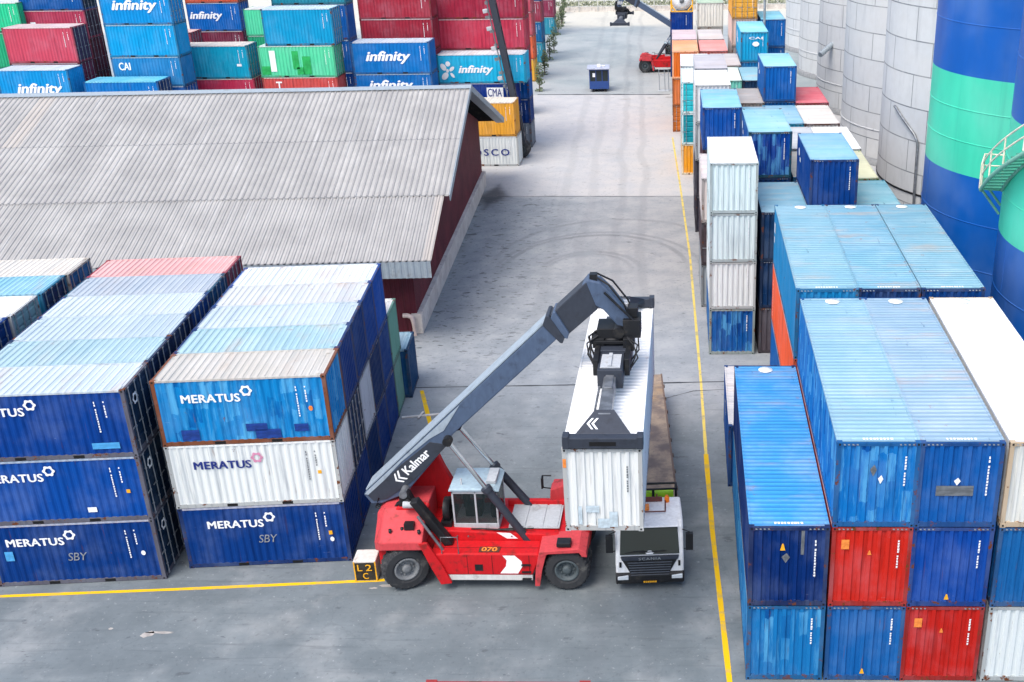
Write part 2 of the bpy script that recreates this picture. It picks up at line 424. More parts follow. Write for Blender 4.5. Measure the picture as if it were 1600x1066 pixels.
W0, H0 = 2.438, 2.591
def container_meshes(L):
    d = {}
    hx, hy, H = L / 2, W0 / 2, H0
    b = MB()
    for sx in (-1, 1):
        for sy in (-1, 1):
            x0, x1 = sorted((sx * (hx - .15), sx * (hx - .012)))
            y0, y1 = sorted((sy * (hy - .13), sy * (hy - .006)))
            b.box(x0, x1, y0, y1, .118, H - .118)
            x0, x1 = sorted((sx * (hx - .178), sx * (hx)))
            y0, y1 = sorted((sy * (hy - .162), sy * (hy)))
            for z0, z1 in ((.004, .118), (H - .118, H - .004)):
                b.box(x0, x1, y0, y1, z0, z1)
                zc = (z0 + z1) / 2
                xe = sx * (hx + .002); ye = sy * (hy + .002)
                b.add([(xe, sy * (hy - .11), zc - .03), (xe, sy * (hy - .05), zc - .03), (xe, sy * (hy - .05), zc + .03), (xe, sy * (hy - .11), zc + .03)], [(0, 1, 2, 3)], 1)
                b.add([(sx * (hx - .12), ye, zc - .03), (sx * (hx - .05), ye, zc - .03), (sx * (hx - .05), ye, zc + .03), (sx * (hx - .12), ye, zc + .03)], [(0, 1, 2, 3)], 1)
    for sy in (-1, 1):
        y0, y1 = sorted((sy * (hy - .07), sy * (hy - .008)))
        b.box(-hx + .178, hx - .178, y0, y1, .02, .17)
        for px in (-1.0, 1.0):
            y2, y3 = sorted((sy * (hy - .03), sy * (hy - .003)))
            b.box(px - .19, px + .19, y2, y3, .03, .14, 1)
    for sx in (-1, 1):
        x0, x1 = sorted((sx * (hx - .1), sx * (hx - .014)))
        b.box(x0, x1, -hy + .162, hy - .162, .02, .17)
        b.box(x0, x1, -hy + .162, hy - .162, H - .11, H - .02)
        # vent slots in the header
        xa = sx * (hx - .011)
        for k in list(range(-8, -4)) + list(range(5, 9)):
            yc = k * .125
            b.add([(xa, yc - .035, H - .085), (xa, yc + .02, H - .085), (xa, yc + .035, H - .045), (xa, yc - .02, H - .045)], [(0, 1, 2, 3)], 2)
    b.box(-hx + .1, hx - .1, -hy + .07, hy - .07, .14, .17, 1)
    d['frame'] = b.mesh('container_frame', [M['framepaint'], M['dark'], M['rod']])
    b = MB()
    pr = zig(-hx + .15, hx - .15, .278, .072, .068, .07)
    vs = [(x, -hy + .014 + .036 * t, z) for z in (.16, H - .06) for x, t in pr]; n = len(pr)
    b.add(vs, [(i, i + 1, n + i + 1, n + i) for i in range(n - 1)])
    d['side_wall'] = b.mesh('container_side_wall', [M['paint']])
    b = MB()
    pr = zig(-hy + .13, hy - .13, .262, .10, .032, .098)
    vs = [(-hx + .02 + .058 * t, y, z) for z in (.16, H - .1) for y, t in pr]; n = len(pr)
    b.add(vs, [(i, n + i, n + i + 1, i + 1) for i in range(n - 1)])
    d['end_wall'] = b.mesh('container_end_wall', [M['paint']])
    b = MB()
    pr = zig(-hx + .1, hx - .1, .26, .11, .03, .09)
    vs = [(x, y, H - .012 - .026 * t) for y in (-hy + .03, hy - .03) for x, t in pr]; n = len(pr)
    b.add(vs, [(i, i + 1, n + i + 1, n + i) for i in range(n - 1)])
    for sx in (-1, 1):
        x0, x1 = sorted((sx * (hx - .18), sx * (hx - .36)))
        for y in (-1, 1):
            y0, y1 = sorted((y * (hy - .17), y * (hy - .42)))
            b.box(x0, x1, y0, y1, H - .02, H - .006)
    for sy in (-1, 1):
        y0, y1 = sorted((sy * (hy - .07), sy * (hy - .006)))
        b.box(-hx + .178, hx - .178, y0, y1, H - .075, H - .003)
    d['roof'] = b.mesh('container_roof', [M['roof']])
    b = MB()
    y0, y1, z0, z1 = .01, hy - .135, .19, H - .13
    for (a, c, e, f) in ((y0, y1, z0, z0 + .07), (y0, y1, z1 - .07, z1), (y0, y0 + .07, z0 + .07, z1 - .07), (y1 - .07, y1, z0 + .07, z1 - .07)):
        b.box(hx - .075, hx - .03, a, c, e, f)
    pr = zig(z0 + .07, z1 - .07, .46, .30, .05, .06)
    n = len(pr)
    vs = [(hx - .035 - .03 * t, y, z) for y in (y0 + .07, y1 - .07) for z, t in pr]
    b.add(vs, [(i, n + i, n + i + 1, i + 1) for i in range(n - 1)])
    d['door'] = b.mesh('container_door', [M['paint']])
    b = MB()
    for y in (.26, .86):
        b.tube([(hx - .005, y, .08), (hx - .005, y, H - .06)], .024, 6)
        for z in (.06, H - .1): b.box(hx - .03, hx + .02, y - .05, y + .05, z, z + .05)
        b.box(hx - .004, hx + .022, y - .02, y + .3, 1.05, 1.09)
        for z in (.45, 1.0, 1.9): b.box(hx - .032, hx + .022, y - .04, y + .04, z, z + .06)
    d['lock_rods'] = b.mesh('container_lock_rods', [M['rod']])
    return d

CM = {20: container_meshes(6.058), 40: container_meshes(12.192)}
TXT = {}
def text_mesh(txt, bold=.02, shear=0.0, space=1.0):
    key = (txt, bold, shear, space)
    if key in TXT: return TXT[key]
    c = bpy.data.curves.new('text', 'FONT'); c.body = txt; c.offset = 0.0; c.shear = shear; c.resolution_u = 3; c.space_character = space
    c.extrude = 0.0
    o = bpy.data.objects.new('text', c); COL.objects.link(o)
    dg = bpy.context.evaluated_depsgraph_get(); dg.update()
    me = bpy.data.meshes.new_from_object(o.evaluated_get(dg))
    bpy.data.objects.remove(o)
    xs = [v.co.x for v in me.vertices]; ys = [v.co.y for v in me.vertices]
    x0, x1, y0, y1 = min(xs), max(xs), min(ys), max(ys)
    for v in me.vertices:
        v.co = ((v.co.x - x0) / (x1 - x0), 0, (v.co.y - y0) / (y1 - y0))
    if bold > 0:                       # a heavier cut: three slightly shifted layers, 1 mm apart
        bm = bmesh.new(); bm.from_mesh(me); src = bm.verts[:] + bm.edges[:] + bm.faces[:]
        w_ = bold * 1.1 / (x1 - x0)
        for k_, (ddx, ddz) in enumerate(((w_, 0), (-w_, 0), (0, bold * .8), (0, -bold * .8))):
            r_ = bmesh.ops.duplicate(bm, geom=src)
            for v in r_['geom']:
                if isinstance(v, bmesh.types.BMVert): v.co.x += ddx; v.co.z += ddz; v.co.y -= .0012 * (k_ + 1)
        bm.to_mesh(me); bm.free()
    TXT[key] = me
    return me

def face_xf(face, dx, dy, e=.004):
    """placed frame of a face: origin at its lower left seen from outside, x along the face, z up"""
    if face == 'front': return (-dx / 2, -dy / 2 - e, 0), 0
    if face == 'right': return (dx / 2 + e, -dy / 2, 0), R(90)
    if face == 'left': return (-dx / 2 - e, dy / 2, 0), R(-90)

def on_face(root, face, name, me, mat, u, v, w=1, h=1):
    dx, dy, _ = root['dims']
    (ox, oy, oz), a = face_xf(face, dx, dy)
    if not me.materials: me.materials.append(None)
    o = link(name, me, root, (ox + u * math.cos(a), oy + u * math.sin(a), oz + v), (0, 0, a), scale=(w, 1, h))
    o.material_slots[0].link = 'OBJECT'; o.material_slots[0].material = mat
    return o

def write(root, txt, u, v, w, h, face='front', mat='white', bold=.018, shear=0.0, space=1.0):
    return on_face(root, face, 'lettering', text_mesh(txt, bold, shear, space), M[mat], u, v, w, h)

def flat(polys, name):
    b = MB()
    for p in polys: b.add([(x, 0, z) for x, z in p], [list(range(len(p)))])
    return b.mesh(name)

def ring_poly(n=48, lobes=6, ro=.5, ri=.28):
    qs = []
    for k in range(n):
        a0, a1 = 2 * math.pi * k / n, 2 * math.pi * (k + 1) / n
        def pt(r, a, w): rr = r * (1 + w * math.cos(lobes * a)); return (.5 + rr * math.cos(a), .5 + rr * math.sin(a))
        qs.append([pt(ri, a0, .05), pt(ro, a0, .12), pt(ro, a1, .12), pt(ri, a1, .05)])
    return qs
def ell(cx, cz, rx, rz, rot=0, n=20):
    return [(cx + rx * math.cos(t) * math.cos(rot) - rz * math.sin(t) * math.sin(rot), cz + rx * math.cos(t) * math.sin(rot) + rz * math.sin(t) * math.cos(rot)) for t in [2 * math.pi * k / n for k in range(n)]]
EMB = {
    'flower': flat(ring_poly(), 'flower_emblem'),
    'splash': flat([ell(.56, .85, .17, .14), ell(.22, .68, .24, .16, -.6), ell(.3, .2, .27, .17, .5), ell(.82, .58, .2, .1, .5), ell(.84, .24, .18, .09, -.7), ell(.5, .48, .1, .1)], 'splash_emblem'),
    'box': flat([[(0, 0), (1, 0), (1, 1), (0, 1)]], 'panel_sticker'),
    'tri': flat([[(0, 0), (1, 0), (.62, 1), (.38, 1)]], 'warning_sticker'),
    'disc': flat([ell(.5, .5, .5, .5)], 'round_emblem'),
    'diamond': flat([[(.5, 0), (1, .55), (.6, 1), (0, .6)]], 'worn_sticker'),
    'chev': flat([[(.42, 1), (.58, 1), (.22, .5), (.58, 0), (.42, 0), (0, .5)], [(.82, 1), (1, 1), (.62, .5), (1, 0), (.82, 0), (.4, .5)]], 'chevron_emblem'),
}
def emblem(root, kind, u, v, w, h, face='front', mat='white', name=None):
    return on_face(root, face, name or EMB[kind].name.split('.')[0], EMB[kind], M[mat], u, v, w, h)

def code_column(seed, n, w=.05):
    """column of small upright characters too small to read: block dashes"""
    r = random.Random(seed); b = MB(); z = 0.0
    for k in range(n):
        h = r.uniform(.05, .085)
        if r.random() < .18: z -= .07; continue
        b.add([(0, 0, z), (w * r.uniform(.75, 1.1), 0, z), (w * r.uniform(.75, 1.0), 0, z - h), (0, 0, z - h)], [(0, 1, 2, 3)])
        z -= h + r.uniform(.015, .03)
    return b.mesh('number_column')
CODES = [code_column(s, n) for s, n in ((1, 11), (2, 13), (3, 7), (4, 4))]
def codes(root, u, v, k=0, face='front', mat='white', s=1.0):
    return on_face(root, face, 'number_column', CODES[k], M[mat], u, v, s, s)

def deep(c):
    r_, g_, b_ = c[:3]
    if b_ > g_ * 1.35 and b_ > r_ * 1.6: return (r_ * .36, g_ * 1.22, b_ * .95, 1)
    return c
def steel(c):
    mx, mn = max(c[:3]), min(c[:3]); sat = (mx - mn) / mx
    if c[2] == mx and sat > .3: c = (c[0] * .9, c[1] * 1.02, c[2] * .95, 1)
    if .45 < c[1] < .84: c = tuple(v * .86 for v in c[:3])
    return tuple(c[:3]) + (.3 + .62 * min(1, sat * 1.5),)  # alpha sets how dark the painted groove shade gets
def container(label, x, y, z, col, roof=None, axis='X', L=6.058, H=2.591, rz=0.0, W=2.438, door='far', group=None, mat='paint', fcol=None, dcol=None, simple_copy=False):
    """x, y, z: front left lower corner. axis X: long side faces the camera, Y: short side faces it.
    door: right/left for axis X, far/near for axis Y"""
    rz = R(rz); dx, dy = (L, W) if axis == 'X' else (W, L)
    cx = x + math.cos(rz) * dx / 2 - math.sin(rz) * dy / 2
    cy = y + math.sin(rz) * dx / 2 + math.cos(rz) * dy / 2
    root = thing('shipping_container', label + ' container' if 'container' not in label else label, 'container', (cx, cy, z), rz, group)
    root['dims'] = (dx, dy, H)
    c = deep(lin(col)); rc = lin(roof) if roof else tuple(min(1, v * .6 + .38) for v in c[:3]) + (1,)  # roof colours run paler than walls, partly sky light put into them
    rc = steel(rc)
    fc = deep(lin(fcol)) if fcol else tuple(v * .55 + .012 for v in c[:3]) + (1,); dc = deep(lin(dcol)) if dcol else c  # default frame mixed darker, standing in for shaded gaps between tiers
    a = {'right': 0, 'left': 180, 'far': 90, 'near': -90}[door if (axis == 'Y' or door in ('left', 'right')) else 'right']
    a = R(a)
    base = 40 if L > 9 else 20
    ms = CM[base]; sc = (L / (12.192 if base == 40 else 6.058), W / W0, H / H0)
    def part(nm, key, colr, par=root, extra=0.0, flip=False):
        o = link(nm, ms[key], par, (0, 0, 0), (0, 0, a + extra), colr, sc)
        if mat != 'paint' and key in ('side_wall', 'end_wall', 'door'):
            o.material_slots[0].link = 'OBJECT'; o.material_slots[0].material = M[mat]
        return o
    part('frame', 'frame', fc)
    part('side_wall', 'side_wall', c); part('side_wall', 'side_wall', c, extra=math.pi)
    part('end_wall', 'end_wall', c)
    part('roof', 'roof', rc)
    if not simple_copy:
        for s in (1, -1):
            d = link('door', ms['door'], root, (0, 0, 0), (0, 0, a), dc, (sc[0], sc[1] * s, sc[2]))
            if s == -1: d.scale = (sc[0], -sc[1], sc[2])
            link('lock_rods', ms['lock_rods'], d)
    return root

ORD = ['front', 'second', 'third', 'fourth', 'fifth', 'sixth', 'seventh']
def tier(i, n):
    if n == 1: return 'alone'
    if i == 0: return 'at the bottom'
    if i == n - 1: return 'on top'
    return {2: 'between', 3: 'in the middle'}.get(n, ['', 'second from ground', 'third from ground', 'fourth from ground', 'fifth from ground'][i])

def stack(where, x, y, cols, roof=None, z=0.0, Hs=2.591, group=None, names=None, roofs=None, **kw):
    out = []
    n = len(cols)
    for i, c in enumerate(cols):
        H = Hs[i] if isinstance(Hs, (list, tuple)) else Hs
        k = dict(kw)
        nm, hexc = c[0], c[1]
        k.update(c[2] if len(c) > 2 else {})
        o = container(f'{nm} container {tier(i, n)} of {where}', x, y, z, hexc, (roof if i == n - 1 else None) or k.pop('roof', None), group=group, H=H, **{q: v for q, v in k.items() if q != 'roof'})
        out.append(o); z += H + .002
    return out

def meratus(r, u=1.05, v=1.86, mat='white', emb='white', scrib=False, w=2.42):
    v -= .1
    write(r, 'MERATUS', u, v, w * .84, .31, mat=mat, bold=.035, space=1.06)
    emblem(r, 'flower', u + w * .86, v + .2, .4, .4, mat=emb)
    codes(r, 4.98, 2.2, 1, mat=mat if mat != 'navyink' else 'steel'); codes(r, 5.3, 2.2, 2, mat=mat if mat != 'navyink' else 'steel')
    if scrib: write(r, 'SBY', 2.75, 1.0, .72, .34, mat='rod', bold=0, shear=.25, space=.95)

NAVY, NAVY2, BLUE, BRIGHT, WHITE = '14327f', '182c66', '1c50a8', '1f74c4', 'dfe3e0'
# ---- block A: 20 ft boxes, long sides to the camera, beside the reach stacker
GA = 'containers in the block beside the red reach stacker'
th = R(5.2)
def rowpos(x, y, k, p=2.497): return x - math.sin(th) * p * k, y + math.cos(th) * p * k
A0 = (-18.93, 35.33)
arows = [
    ([('navy', NAVY), ('white', WHITE), ('bright blue', BRIGHT, dict(mat='patched', fcol='7a4a34'))], 'cdc8be'),
    ([('navy', NAVY), ('navy', '1c2a55', dict(door='right')), ('navy', NAVY)], 'b4cad8'),
    ([('navy', NAVY2), ('pale grey', 'c6ccd2', dict(door='left')), ('navy', '16357e')], 'c4d2d9'),
    ([('navy', '16307a'), ('navy', NAVY2), ('blue', '1b3f95')], 'd2d5d6'),
    ([('navy', NAVY), ('navy', '1a3a86'), ('blue', '1a4bb0')], 'e2e8ec'),
]
for k, (cols, roof) in enumerate(arows):
    x, y = rowpos(*A0, k)
    st = stack(f'the {ORD[k]} row beside the red stacker', x, y, cols, roof, axis='X', L=6.1, rz=5.2, door='left', W=2.47, group=GA) if k not in (1,) else \
        [container(f'{c[0]} container {tier(i, 3)} of the second row beside the red stacker', x, y, i * 2.593, c[1], roof if i == 2 else None, axis='X', L=6.1, W=2.47, rz=5.2, group=GA, door=(c[2]['door'] if len(c) > 2 else 'left')) for i, c in enumerate(cols)]
    if k == 0:
        meratus(st[0], 1.0, 1.8, scrib=True); emblem(st[0], 'box', 5.38, 1.22, .13, .17, mat='yellowink'); emblem(st[0], 'disc', 5.4, .92, .15, .2)
        meratus(st[1], .95, 1.72, mat='navyink', emb='pinkink'); emblem(st[1], 'box', 5.33, 1.25, .13, .14, mat='yellowink')
        meratus(st[2], .98, 1.8); emblem(st[2], 'disc', 5.35, 1.22, .15, .2, mat='orangeink')
        for pu, pv, pw, ph in ((.75, .22, .62, .42), (3.05, .5, .75, .3), (3.35, .2, .9, .36), (4.75, .42, .5, .3)): emblem(st[2], 'box', pu, pv, pw, ph, mat='navypatch', name='paint_patch')
x, y = rowpos(*A0, 5); x += .0
stack('the pair behind the block beside the stacker', x + .02, y, [('weathered sea green', '74a090', dict(door='left')), ('sea green', '76ac98', dict(door='left'))], 'e3e1dc', axis='X', L=6.1, rz=5.2, group=GA)
x, y = rowpos(*A0, 6)
container('low blue container behind the sea green pair near the shed corner', x + .4, y - .35, 0, '2b4276', '93a9bd', axis='X', L=6.1, rz=5.2, door='left', group=GA)

# ---- block B
GB = 'containers in the middle left block'
BR = (-19.5, 34.62); Bc = (BR[0] - 6.1 * math.cos(th), BR[1] - 6.1 * math.sin(th))
brows = [
    ([('navy', NAVY), ('blue', '17419c'), ('navy', '17388e')], 'cbd8df', '1d2544'),
    ([('navy', NAVY2), ('navy', NAVY), ('navy', '1b2b60')], 'b3c7d6', '1b2348'),
    ([('blue', BLUE), ('navy', NAVY), ('navy', NAVY2)], 'c0d0d8', '1a2450'),
    ([('navy', NAVY), ('navy', NAVY2), ('blue', '1d3f8c')], 'cad6da', '1e3c80'),
    ([('navy', NAVY), ('navy', NAVY2), ('steel blue', '3a5a86')], 'b4bfc9', '2b4a78'),
    ([('navy', NAVY), ('maroon', '74253c'), ('faded red', 'b5384a')], 'efb3ae', '6c2138'),
]
for k, (cols, roof, dcol) in enumerate(brows):
    x, y = rowpos(*Bc, k)
    st = stack(f'the {ORD[k]} row in the middle left block', x, y, cols, roof, axis='X', L=6.1, rz=5.2, door='right', W=2.47, group=GB, dcol=dcol, fcol='5d5c66' if k == 0 else None)
    if k == 0:
        meratus(st[0], .72, 1.8, scrib=True); emblem(st[0], 'disc', 5.4, 1.1, .16, .2); emblem(st[0], 'box', .55, 1.1, .3, .4, mat='skyblue')
        meratus(st[1], .6, 1.86); emblem(st[1], 'box', 3.9, .42, .32, .2)
        meratus(st[2], .55, 1.86); emblem(st[2], 'box', 4.6, .36, .95, .24, mat='skyblue')
        for s in st: emblem(s, 'flower', .55, 1.75, .42, .42, face='right')
        emblem(st[1], 'box', 5.4, 1.15, .13, .14, mat='yellowink')

# ---- block C, cut by the left edge of the picture
GC = 'containers in the far left block by the shed eave'
crows = [((-27.3, 39.2), ('blue', '1c3f9c'), 'c4d3de', '1c3577'), ((-27.45, 41.75), ('white', 'dcdfdd'), 'eef0ee', '8fb0ad'),
         ((-27.6, 44.4), ('blue', '3a7fb8'), '95c4de', '22305c'), ((-27.72, 46.9), ('rust-stained white', 'd5cfc4'), 'dfd8cc', '2b5896')]
for k, ((xr, yr), top, roof, dcol) in enumerate(crows):
    stack(f'the {ORD[k]} row in the far left block', xr - 6.1 * math.cos(th), yr - 6.1 * math.sin(th), [('navy', NAVY), ('navy', NAVY2), top], roof, axis='X', L=6.1, rz=5.2, door='right', W=2.47, group=GC, dcol=dcol)

# ---- right front block: 40 ft boxes, ends to the camera
GR = 'forty foot containers in the right front block'
HR = 2.870
def ends(r, sticker=None, k=0, s=1.0):
    codes(r, 2.0, 2.42, k, s=s * 1.1)
    if sticker == 'tri': emblem(r, 'tri', 1.13, .28, .15, .2, mat='yellowink')
    if sticker == 'tag': emblem(r, 'box', .3, 2.1, .24, .34, mat='orangeink'); emblem(r, 'tri', 1.1, 1.9, .13, .16, mat='orangeink')
st = stack('the leftmost column of the right front block', 1.80, 29.12, [('patched blue', '2c68b4', dict(mat='patched')), ('dark navy', '10276c', dict(roof='2f86cc'))], '3f93d4', Hs=HR, axis='Y', L=12.19, group=GR)
ends(st[0]); ends(st[1], k=1)
emblem(st[1], 'tri', .95, 2.05, .16, .24, mat='yellowink'); emblem(st[1], 'diamond', 1.0, 1.6, .26, .36, mat='steel'); emblem(st[1], 'box', 1.58, 1.9, .1, .85, mat='steel')
st = stack('the second column of the right front block', 4.295, 29.12, [('blue', '2657a8'), ('red', 'c42a20'), ('patched bright blue', '1f66bd', dict(mat='patched'))], '9dbdd6', Hs=HR, axis='Y', L=12.19, group=GR)
ends(st[0], 'tri'); ends(st[1], 'tag'); ends(st[2]); emblem(st[2], 'diamond', 1.0, 1.75, .2, .4, mat='steel'); emblem(st[2], 'diamond', 1.25, 1.5, .16, .3, mat='white')
st = stack('the third column of the right front block', 6.72, 29.12, [('red', 'b8241e'), ('deep blue', '1b3f9e'), ('blue', '2350a6')], 'a3b7d2', Hs=HR, axis='Y', L=12.19, group=GR)
ends(st[0], 'tag'); ends(st[1], 'tri'); ends(st[2], k=1); emblem(st[2], 'diamond', 1.05, 1.45, .2, .26)
emblem(st[2], 'box', .55, 1.1, 1.1, .34, mat='steel').color = (1, 1, 1, 1)
st = stack('the rightmost column of the right front block', 9.29, 29.12, [('white', 'd3dbdb'), ('blue', '2c57a2'), ('white', 'd9dad3', dict(fcol='b9a68c'))], 'f1f0ee', Hs=HR, axis='Y', L=12.19, group=GR)
ends(st[1])
o = container('lone blue container with pale roof behind the leftmost right hand column', 1.62, 41.6, 0, '1f4596', 'cfd2d4', axis='Y', L=6.3, H=HR, group=GR)
write(o, 'infinity', 1.6, 1.7, 1.6, .38, face='left', shear=.2)

def roof_marks(r, H, L=12.19, back=True):
    b_ = MB(); rr_ = random.Random(len(TXT) + int(r.location.x * 10))
    for k_ in range(9): b_.box(-.45 + k_ * .1, -.45 + k_ * .1 + rr_.uniform(.05, .085), -L / 2 + .2, -L / 2 + .3, H - .004, H + .004)
    o_ = b_.build('roof_number', M['white'], r)
    if back:
        b_ = MB(); b_.lathe([(.001, H + .004), (.28, H + .004), (.28, H - .004)], 'z', (0, L / 2 - .45, 0), 16); b_.build('roof_disc', M['white'], r)
for o_ in [q for q in bpy.data.objects if q.get('group') == GR and q.parent is None and q.location.z > 2.8]:
    roof_marks(o_, o_['dims'][2])
# ---- second block of 40 ft boxes behind
G2 = 'forty foot containers in the second right block'
H2 = 2.955
def r2(where, x, cols, roof):
    st = stack(where, x, 41.52, cols, roof, Hs=H2, axis='Y', L=12.19, group=G2)
    for s in st: codes(s, 2.0, 2.5, 0)
    roof_marks(st[2], H2)
    return st
st = r2('the orange-striped left column in the second right block', 4.18, [('blue', '1f54a8'), ('orange', 'ee6038'), ('blue', '2c76bd')], '93b8d0')
write(st[2], '', 0, 0, 1, 1) if False else None
emblem(st[2], 'box', .5, 1.75, .5, .5, face='left'); emblem(st[2], 'box', .5, 1.25, .35, .3, face='left')
emblem(st[0], 'disc', 6.2, 1.6, .7, .5, face='left'); write(st[0], 'infinity', 7.1, 1.6, 1.6, .38, face='left', shear=.2)
codes(st[1], .7, 2.3, 1, face='left', s=1.6)
r2('the middle column in the second right block', 6.59, [('navy', NAVY), ('navy', NAVY2), ('navy', '15306f')], '86b2cf')
r2('the silo-side column in the second right block', 9.06, [('navy', NAVY), ('navy', NAVY2), ('blue', '17377f')], '8cb2cc')

# ---- dangling stack under the camera: only the rear roof edge enters the picture
st = stack('the five-high stack at the bottom frame edge', -3.9, 1.05, [('blue', BLUE), ('blue', BLUE), ('navy', NAVY), ('red', 'b8242a'), ('red', 'c2302e')], 'b4503f', axis='Y', L=12.19, group='containers in the stack under the camera')
# ------------------------------------------------------------------ right hand rows running away from the camera (20 ft boxes, ends to the camera)
GW = 'containers in the long right hand rows'
TS = '1c2440'
def yard(where, x, y, cols, roof, L=6.5, W=2.44, rz=.8, Hs=2.6, **kw):
    st = stack(where, x, y, cols, roof, Hs=Hs, axis='Y', L=L, W=W, rz=rz, group=GW, **kw)
    for s in st: codes(s, 1.98, 2.25, rnd.randrange(2))
    return st
def mark(r, face='left', u=.6, v=1.5, s=.5):
    emblem(r, 'disc', u, v, s, s * .8, face=face); emblem(r, 'box', u + s * 1.1, v - .2, s * .9, s * .4, face=face)
DN, DK = '1a3472', '2a3040'
# first cross row
st = yard('the slim white stack by the yellow line', 1.06, 55.85, [('streaked blue', '1d4c9c', dict(mat='patched', fcol='8a9490')), ('white', 'dbdfdd'), ('pale white', 'd0dede'), ('pale white', 'd3e3e3')], 'f3f3f1', L=6.3, rz=.5)
yard('the low stack between white stack and orange side', 3.72, 56.0, [('brown-grey', '564f55'), ('dark navy', '1d2c5c'), ('dark navy', '202d5a')], '7ea4bd', L=6.3)
st = yard('the four-high stack touching the second right block', 6.15, 56.4, [('navy', NAVY2), ('navy', NAVY), ('navy', DN), ('deep blue', '1a3a8c')], '86b0d2', L=6.5)
mark(st[3], u=.9, v=1.6, s=.55)
yard('the flat-topped stack nearest the grey silos', 8.62, 56.2, [('navy', NAVY), ('steel blue', '41678f'), ('steel blue', '4a7ea8')], '86b3c9', L=6.3)
# second
yard('the pinkish stack behind the slim white stack', .72, 63.1, [('grey', '9aa0a4'), ('brown', '4f4246', dict(door='near')), ('pinkish white', 'd6ccc8')], 'ddd3cf', L=6.3)
st = yard('the rust-edged stack behind the low stack', 3.36, 63.1, [('navy', NAVY2), ('navy', NAVY), ('navy', DN), ('stained deep blue', '163a92', dict(mat='patched', fcol='33405c'))], '9ac6dc', L=6.9)
mark(st[3], u=.7, v=1.6, s=.6)
yard('the pale stack right of the rust-edged stack', 5.95, 63.2, [('navy', NAVY), ('grey', '8b949b'), ('blue', '2c5a96')], 'c9c4ba', L=6.6)
yard('the cream-topped stack beside the pale grey silo', 8.3, 62.8, [('navy', NAVY), ('green-grey', '788a78'), ('cream', 'd2cfae', dict(fcol='6f8a6a'))], 'd7d5b4', L=7.0)
# third
st = yard('the third blue-topped stack along the yellow line', .85, 70.3, [('brown', '4a3a40'), ('dark grey', '3a3a48'), ('brown', '4f3440'), ('royal blue', '1f48a4')], '8ec4e2', L=6.7)
mark(st[3], u=.6, v=1.6, s=.6)
yard('the row gap behind the rust-edged stack', 3.35, 70.9, [('navy', NAVY2), ('navy', NAVY), ('grey', '87909a')], 'b8bcc0', L=6.4)
yard('the grey-topped stack left of the white-topped stack', 5.9, 70.4, [('navy', NAVY), ('navy', NAVY2), ('grey', '9098a2')], 'c3c8cc', L=6.7)
yard('the white-topped stack by the second silo', 8.35, 70.2, [('navy', NAVY), ('grey', '98a0a6'), ('white', 'dcdcd6')], 'f0efec', L=6.8)
# fourth
yard('the white-striped four-high stack on the aisle', .45, 78.4, [('dark', '3a3540'), ('dark', '45404a'), ('grey white', 'c3c8cb'), ('white', 'dfe2e2')], 'eeeff0', L=6.5)
yard('the hidden aisle stack behind the blue roof', 3.3, 78.0, [('navy', NAVY2), ('navy', NAVY), ('blue', '2a5ca0')], '93bcd8', L=6.4)
yard('the light blue-topped stack in mid row', 5.55, 78.0, [('navy', NAVY2), ('navy', NAVY), ('light blue', '4f8fc4')], '90b8d8', L=6.8)
yard('the whitish stack before the red roof', 7.95, 77.9, [('navy', NAVY), ('brown', '6a4a44'), ('whitish', 'cfccc6', dict(fcol='5a4038'))], 'd6d2cc', L=6.9)
# fifth
yard('the grey-topped four-high stack on the aisle', .45, 85.5, [('grey', '9aa0a6'), ('white', 'cdd2d4'), ('white', 'cfd4d6'), ('grey', 'b5bac2')], 'bcbac0', L=7.2)
yard('the brown-grey topped stack left of the lone blue box', 3.25, 85.7, [('navy', NAVY2), ('grey', '7a8088'), ('brown-grey', '9a9088')], 'a9a6a4', L=6.4)
st = yard('the tall stack with light roof before the tall silo', 5.62, 86.1, [('navy', NAVY2), ('navy', NAVY), ('blue', '234f9c'), ('blue', '2358b2')], '9cd0ea', L=6.8)
mark(st[3], u=1.0, v=1.55, s=.7)
yard('the red-roofed stack by the silo wall', 8.05, 85.5, [('navy', NAVY), ('maroon', '71303a'), ('red', 'a83c48')], 'c9606c', L=6.9)
# sixth
yard('the cyan three-high stack on the aisle', -.6, 95.2, [('amber', 'e8a02c', dict(door='far', fcol='d8c8a8')), ('teal', '2d86a6', dict(door='near', fcol='cfe4e4')), ('cyan', '35aed0', dict(door='near', fcol='d8ecec'))], 'dce9ea', L=7.2, W=2.6)
yard('the mint stack behind the brown-grey roof', 2.0, 95.6, [('grey', '8a9296'), ('blue', '2a5ca0'), ('mint', '7fd6c4')], 'd4ded2', L=7.2)
st = yard('the dark stack with steel roof behind the blue box', 4.5, 95.6, [('navy', NAVY2), ('navy', NAVY), ('dark navy', '1a2f5c')], '8aaec2', L=7.2)
# seventh
yard('the white stack behind the cyan stack', -.72, 103.6, [('white', 'cfd4d4'), ('white', 'd8dcdc'), ('white', 'e2e6e6')], 'e6eeee', L=7.4, W=2.6)
yard('the tan-roofed stack beside the light blue box', 2.1, 103.6, [('grey', '8a9296'), ('grey', '999ca0'), ('tan', 'a89c94')], 'b8aeaa', L=7.4, W=2.6)
st = yard('the four-high stack with round emblem', 4.72, 105.6, [('navy', NAVY), ('blue', '2a64ac'), ('blue', '2a6ab4'), ('light blue', '2f8fd0')], '8fd2ee', L=8.2, W=2.5)
emblem(st[3], 'disc', 1.05, 1.35, .62, .42); write(st[3], 'CAI', .75, 1.98, 1.2, .2); mark(st[3], u=1.6, v=1.3, s=1.0)
st = yard('the four-high stack against the last silo', 7.1, 114.8, [('navy', NAVY2), ('navy', NAVY), ('blue', '2350a0'), ('blue', '2660ba')], '7fc0e0', L=7.6, W=2.4)
